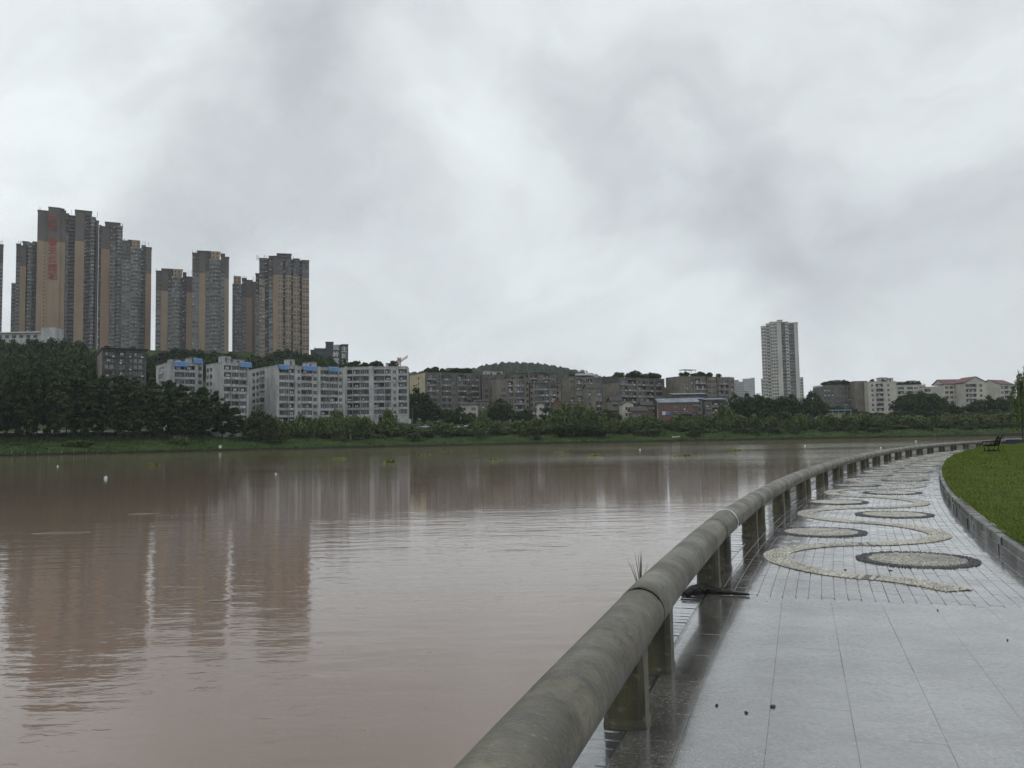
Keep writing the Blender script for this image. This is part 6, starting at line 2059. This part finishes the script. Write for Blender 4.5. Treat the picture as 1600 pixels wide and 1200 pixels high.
big_willow(1592, 583, 80, 22, 'slim weeping willow with bare trunk at the right edge', 3, 0.08, 34)
big_willow(1620, 558, 84, 56, 'larger weeping willow cut off by the right edge', 4, 0.16)
q = ground(1572, 694, 0.0)
lw = MB(); q0 = at(1574, 690, 82); q1 = at(1720, 688, 82)
wl = tag(empty('low_white_wall', (q0.x, 82, 0)), 'low white capped wall behind the bench at the right edge', 'wall')
b_ = MB(); b_.box(0, q1.x - q0.x, 0, 0.3, -2.5, 0.42); b_.build('wall_body', [KERBM], wl)
b_ = MB(); b_.box(-0.05, q1.x - q0.x, -0.06, 0.36, 0.421, 0.55); b_.build('coping', [AC], wl)
for i, (a, w_) in enumerate(((1572, 0.7), (1585, 0.9))):
    q = at(a, 693, 80); b_ = MB(); b_.box(-w_ / 2, w_ / 2, -0.3, 0.3, 0, 0.42); b_.box(-w_ / 2 - 0.04, w_ / 2 + 0.04, -0.34, 0.34, 0.421, 0.5); b_.box(-w_ / 2 + 0.1, w_ / 2 - 0.1, -0.33, -0.301, 0.08, 0.34)
    tag(b_.build('blue_crate', [mat('blue_plastic_%s' % 'ab'[i], (0.022, 0.032, 0.06), rough=0.5)], None, (q.x, 80, 0.02)), ('small blue crate at the left end of the low white wall', 'larger blue crate at the foot of the slim willow')[i], 'crate')
mb = MB()
far_g = [st_xy(SMAX - 2, -0.4), st_xy(SMAX + 3, -0.4), (70, 92), (400, 140), (400, 60), st_xy(SMAX - 4, 3.5)]
mb.v += [(x, y, -0.02) for x, y in far_g]; mb.f.append(tuple(range(len(far_g)))[::-1]); mb.m.append(0)
mb.v += [(400, 140, -0.021), (400, -60, -0.021), (5, -60, -0.021), (2.0, -9, -0.021), (9, 8, -0.021), (40, 66, -0.021)]; mb.f.append((6, 7, 8, 9, 10, 11)[::-1]); mb.m.append(0)
tag(mb.build('park_ground', [KERBM]), kind='structure')

# ------------------------------------------------------------------ floating debris
FOAM = mat('white_foam', (0.72, 0.73, 0.72), rough=0.6)
for i, (a, b2, sz_) in enumerate(((165, 748, 0.17), (431, 741, 0.10), (1258, 697, 0.2), (1376, 700, 0.16), (1431, 690, 0.24), (1000, 703, 0.18), (90, 729, 0.13))):
    q = ground(a, b2, WATER_Z); b_ = MB(); s_ = sz_
    pts = [(math.cos(k * 0.9 + 0.3) * s_ * random.uniform(0.7, 1.1), math.sin(k * 0.9 + 0.3) * s_ * random.uniform(0.6, 1.0)) for k in range(7)]
    b_.prism(pts, -0.04, s_ * 0.9); b_.prism([(x_ * 0.6 + s_ * 0.15, y_ * 0.6) for x_, y_ in pts], s_ * 0.901, s_ * 1.35)
    tag(b_.build('floating_foam', [FOAM], None, q), 'white foam scrap floating on the river, ' + ('largest, at far left', 'small, below the wide white block', 'near the rail bend', 'right of the rail bend', 'far out near the right bank', 'far out in the middle', 'tiny, close to the left bank')[i], 'foam scrap', 'foam scraps on the river')
for i, (a, b2, w_) in enumerate(((1071, 713, 1.6), (660, 711, 1.2), (880, 707, 1.2), (700, 706, 1.0), (930, 712, 1.0), (1150, 705, 1.4), (530, 717, 0.7), (770, 718, 0.8), (610, 722, 0.6), (240, 727, 0.6))):
    q = ground(a, b2, WATER_Z); n_ = 90
    c = np.column_stack([rng.normal(size=n_) * w_ * 0.6, rng.normal(size=n_) * w_ * 0.35, rng.uniform(0.02, 0.22, n_)])
    o = link('water_hyacinth', np_mesh('water_hyacinth', leaf_quads(c, 0.13, np.tile([0, 0, 0.8], (n_, 1))), 4, L_YELLOW), None, q)
    tag(o, f'yellow-green floating weed raft, ' + ('largest, right of centre', 'left of centre, far out', 'just below the far bank at centre', 'near the far bank left of centre', 'in midstream right of centre', 'farthest right', 'below the angular white block', 'nearest in the middle', 'left of the nearest raft', 'farthest left')[i], 'floating weed', 'floating weed rafts')
for i, (a, b2, L, rz) in enumerate(((95, 833, 0.9, 0.1), (225, 803, 0.6, 0.2), (340, 940, 0.25, 0.3))):
    q = ground(a, b2, WATER_Z); b_ = MB(); b_.tube([(-L, 0, 0.0), (-L * 0.3, 0.03, 0.015), (L * 0.4, -0.02, 0.012), (L, 0.05, 0.0)], [0.012, 0.02, 0.018, 0.008], 6)
    tag(b_.build('floating_stick', [STAKE], None, q, rz), 'thin pale stick floating on the river, ' + ('nearest the left edge', 'farther out at left', 'shortest, in the tower reflections')[i], 'stick', 'floating sticks')

# ------------------------------------------------------------------ haze
m = bpy.data.materials.new('haze_air'); m.use_nodes = True; m.cycles.homogeneous_volume = True
t = m.node_tree; t.nodes.clear()
o_ = nn(t, 'ShaderNodeOutputMaterial'); pv = nn(t, 'ShaderNodeVolumePrincipled')
pv.inputs['Color'].default_value = (0.93, 0.96, 1.0, 1); pv.inputs['Density'].default_value = 0.00010; pv.inputs['Anisotropy'].default_value = 0.2
t.links.new(pv.outputs[0], o_.inputs['Volume'])
mb = MB(); mb.box(-2600, 3100, -460, 1800, -6, 230)
tag(mb.build('haze', [m]), 'thin pale rain haze over the whole river valley', 'haze', kind='stuff')
